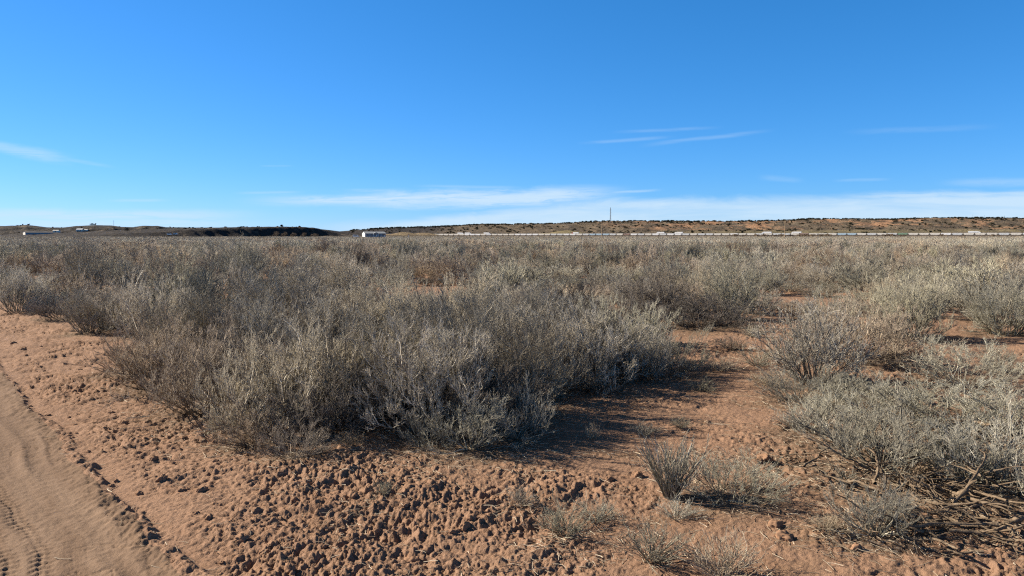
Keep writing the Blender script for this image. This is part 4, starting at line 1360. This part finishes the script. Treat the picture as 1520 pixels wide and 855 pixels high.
x_ = (550 - 760) / F * 600
house(538.5, 570, 600, .55, 3.0, 1.35, 8, M_SIDE, M_WHITE, M_ROOF, 'white manufactured house on the plain, its long sides coloured blue-grey as shade', 'manufactured_home', R(28), 5, True)  # shade on the long walls is put into the siding colour
house(37, 73, 850, .8, 4.6, .9, 9, M_SIDE, M_CREAM, M_ROOF2, 'long low grey building with a cream end wall below the left hills', 'long_shed', R(48), 5)
xh = (118 - 760) / F * 1230
house(115, 123, 1230, hz(xh, 1230) - .3, 3.2, 1.8, 7, M_CREAM, M_WHITE, M_LGREY, 'small white house high on the left hills', 'small_house', R(10), 2)
house(125, 131, 1235, hz((128 - 760) / F * 1235, 1235) - .3, 2.6, .8, 5, M_CREAM, M_WHITE, M_LGREY, 'low cream outbuilding right of the small white hill house', 'small_house', R(5), 1)
house(80, 88, 900, far_z((84 - 760) / F * 900, 900) + 1.0, 2.4, .6, 5, M_CREAM, M_CREAM, M_CREAM, 'low cream shed just right of the long grey building', 'small_shed', R(5), 1)


def car(px, Y, mat, lab, rz=0.0, dz=0.0):
    x = (px - 760) / F * Y
    e = empty('parked_van', (x, Y, far_z(x, Y) + dz), rz)
    MB().prism([(-2.6, .45), (2.6, .45), (2.65, 1.1), (1.7, 1.3), (1.1, 2.1), (-2.5, 2.15), (-2.65, 1.2)], -.95, .95).build('body', mat, e, .08)
    MB().prism([(-2.0, 1.4), (1.2, 1.4), (.85, 1.95), (-2.0, 1.95)], -.97, .97).build('window', M_GLASS, e)
    for xx in (-1.7, 1.7):
        for yy in (-.85, .85):
            w = MB().bar((0, -.11, 0), (0, .11, 0), .36, 14).build('wheel', M_TIRE, e); w.location = (xx, yy, .36)
    tag(e, lab, 'van', 'parked white vans')


car(529, 610, M_WHITE, 'white van parked left of the manufactured house', .15, .35)
car(253, 840, M_WHITE, 'white van below the left hills, left one of the two', .2, .5)
car(262, 850, M_WHITE, 'white van below the left hills, right one of the two', -.2, .5)

# marker posts and gate posts by the house
for px, Y, hh, lab in ((571, 600, 3.0, 'short rusty post at the right end of the manufactured house'), (607, 560, 3.2, 'lone orange-topped marker post right of the manufactured house')):
    x = (px - 760) / F * Y
    e = empty('marker_post', (x, Y, gz(x, Y)))
    MB().box(0, 0, hh / 2, .45, .3, hh).build('post', M_WHITE, e, .03)
    MB().box(.06, -.02, hh * .85, .5, .36, hh * .32).build('reflector', plain('orange_paint', (0.375, 0.150, 0.053), .6), e, .02)
    tag(e, lab, 'marker post')

# ------------------------------------------------------------------ sky, sun, camera
SUN_AZ = R(-71); SUN_EL = R(29)         # compass angle from straight ahead, to the left; height
sun_dir = Vector((math.sin(SUN_AZ) * math.cos(SUN_EL), math.cos(SUN_AZ) * math.cos(SUN_EL), math.sin(SUN_EL)))
ld = bpy.data.lights.new('sun', 'SUN'); ld.energy = 5.0; ld.angle = R(.53); ld.color = (1, .885, .72)
lo = bpy.data.objects.new('sun', ld); COL.objects.link(lo)
lo.rotation_euler = (-sun_dir).to_track_quat('-Z', 'Y').to_euler(); lo.location = (-30, 10, 40)

W = bpy.data.worlds.new('World'); scene.world = W; W.use_nodes = True
nt = W.node_tree; k = N(nt); bg = nt.nodes['Background']
sky = k.n('ShaderNodeTexSky', sky_type='NISHITA'); sky.sun_disc = False
sky.sun_elevation = SUN_EL; sky.sun_rotation = SUN_AZ; sky.altitude = 1700; sky.air_density = 1.0; sky.dust_density = 0; sky.ozone_density = 3
# the camera's rendering of a clear high-desert sky: deeper blue, per-channel tone
ss = k.n('ShaderNodeSeparateColor'); k.put(ss.inputs[0], sky.outputs[0])
EXPO = 1.3; BG = .1
cc = k.n('ShaderNodeCombineColor')
for ch, (p_, a_) in enumerate(((1.255, .594), (.795, .845), (.80, 1.44))):
    k.put(cc.inputs[ch], k.math('MULTIPLY', k.math('POWER', k.math('MULTIPLY', ss.outputs[ch], .1), p_), a_ / (2 ** EXPO * BG)))
# unseen overhead sky dimmed and made less blue to warm the shadow fill
dm = k.mix(1.0, sky.outputs[0], (.30, .25, .205), 'MULTIPLY')
zz = k.n('ShaderNodeSeparateXYZ'); k.put(zz.inputs[0], k.n('ShaderNodeTexCoord').outputs['Generated'])
dome = k.mix(k.mapr(zz.outputs[2], .44, .80), cc.outputs[0], dm)
# cirrus: positions on the dome, in degrees of azimuth (u) and elevation (v)
tc = k.n('ShaderNodeTexCoord').outputs['Generated']
sp = k.n('ShaderNodeSeparateXYZ'); k.put(sp.inputs[0], tc)
DEG = 180 / math.pi
u = k.math('MULTIPLY', k.math('ARCTAN2', sp.outputs[0], sp.outputs[1]), DEG)
v = k.math('MULTIPLY', k.math('ARCSINE', sp.outputs[2]), DEG)


def uv(px, py):
    d = Vector(ray(px, py)).normalized()
    return math.degrees(math.atan2(d.x, d.y)), math.degrees(math.asin(d.z))


def field(su, sv, scale, seed, detail=6, rough=.6, dist=.6):
    c = k.n('ShaderNodeCombineXYZ'); k.put(c.inputs[0], k.math('MULTIPLY', u, su)); k.put(c.inputs[1], k.math('MULTIPLY', v, sv)); c.inputs[2].default_value = seed
    return k.noise(c.outputs[0], scale, detail, rough, dist)


n_soft = field(.10, .8, 1.0, 3.1)
n_fib = field(.28, 3.2, 1.0, 8.2, 7, .65, 1.2)
n_edge = field(.16, .5, 1.0, 5.7)


def streak(p0, p1, w, strength, taper=.35, ragged=.6):
    """a soft wisp between two directions; w: half width in degrees"""
    (u0, v0), (u1, v1) = uv(*p0), uv(*p1)
    L = math.hypot(u1 - u0, v1 - v0); cx, cy = (u1 - u0) / L, (v1 - v0) / L
    du = k.math('SUBTRACT', u, u0); dv = k.math('SUBTRACT', v, v0)
    s = k.math('DIVIDE', k.math('ADD', k.math('MULTIPLY', du, cx), k.math('MULTIPLY', dv, cy)), L)
    t = k.math('SUBTRACT', k.math('MULTIPLY', dv, cx), k.math('MULTIPLY', du, cy))
    t = k.math('ADD', t, k.math('MULTIPLY', k.math('SUBTRACT', n_edge, .5), w * 2.2 * ragged))
    g_ = k.mapr(k.math('ABSOLUTE', k.math('DIVIDE', t, w)), .05, 1.0, 1, 0)
    e_ = k.math('MULTIPLY', k.mapr(s, 0, taper), k.mapr(s, 1, 1 - taper))
    return k.math('MULTIPLY', k.math('MULTIPLY', g_, e_), k.math('MULTIPLY', k.mapr(n_fib, .24, .56, .30, 1.0), strength))


# broad thin veil near the horizon, right of the mesa
vt = k.math('ADD', v, k.math('MULTIPLY', k.math('SUBTRACT', n_edge, .5), 1.3))
top = k.mapr(u, uv(450, 0)[0] if False else -16, 10, 1.0, 3.0)
veil = k.math('MULTIPLY', k.mapr(k.math('SUBTRACT', top, vt), -.15, .75), k.mapr(u, -17, -9))
veil = k.math('MULTIPLY', veil, k.mapr(n_soft, .3, .62, .60, 1.0))
cl = veil
for a in (((330, 298), (920, 286), .60, 1.0, .3), ((470, 297), (960, 288), .95, 1.0, .3), ((600, 300), (930, 292), .8, 1.0, .4),
          ((880, 288), (990, 281), .16, .5), ((850, 214), (1010, 203), .20, .20), ((940, 218), (1160, 191), .24, .20), ((900, 197), (1080, 188), .2, .16),
          ((-60, 206), (120, 240), .6, .45), ((40, 226), (180, 250), .2, .2), ((-200, 319), (420, 319), .55, .75), ((-100, 331), (420, 332), .6, .65),
          ((150, 298), (260, 297), .16, .3), ((500, 282), (600, 283), .2, .3), ((340, 287), (460, 285), .16, .28),
          ((1290, 307), (1560, 289), .34, .85), ((1180, 293), (1750, 283), .36, .8), ((1380, 272), (1600, 268), .4, .28), ((1230, 268), (1330, 266), .16, .2), ((1240, 196), (1500, 186), .3, .10),
          ((380, 246), (440, 246), .1, .15), ((600, 276), (800, 279), .2, .25), ((1120, 262), (1200, 268), .3, .15)):
    cl = k.math('MAXIMUM', cl, streak(*a))
cl = k.math('MINIMUM', cl, 1.0)
# clouds return the sun: a pale white far brighter than the blue behind
col = k.mix(k.math('MULTIPLY', cl, .9), dome, (2.55, 3.3, 4.0))
nt.links.new(col, bg.inputs['Color']); bg.inputs['Strength'].default_value = BG

cam = bpy.data.cameras.new('camera'); co = bpy.data.objects.new('camera', cam); COL.objects.link(co)
co.location = (0, 0, EYE); co.rotation_euler = (math.pi / 2 - PITCH, 0, 0)
cam.sensor_width = 36; cam.lens = 36 * F / 1520; cam.clip_start = .05; cam.clip_end = 30000
scene.camera = co
scene.view_settings.view_transform = 'Standard'; scene.view_settings.look = 'None'
scene.view_settings.exposure = EXPO; scene.view_settings.gamma = 1; scene.view_settings.use_curve_mapping = False
scene.render.engine = 'CYCLES'
cy = scene.cycles
cy.max_bounces = 5; cy.diffuse_bounces = 3; cy.glossy_bounces = 1; cy.transmission_bounces = 1; cy.volume_bounces = 0
cy.use_denoising = False
cy.sample_clamp_indirect = 4
cy.pixel_filter_type = 'BLACKMAN_HARRIS'; cy.filter_width = 1.2
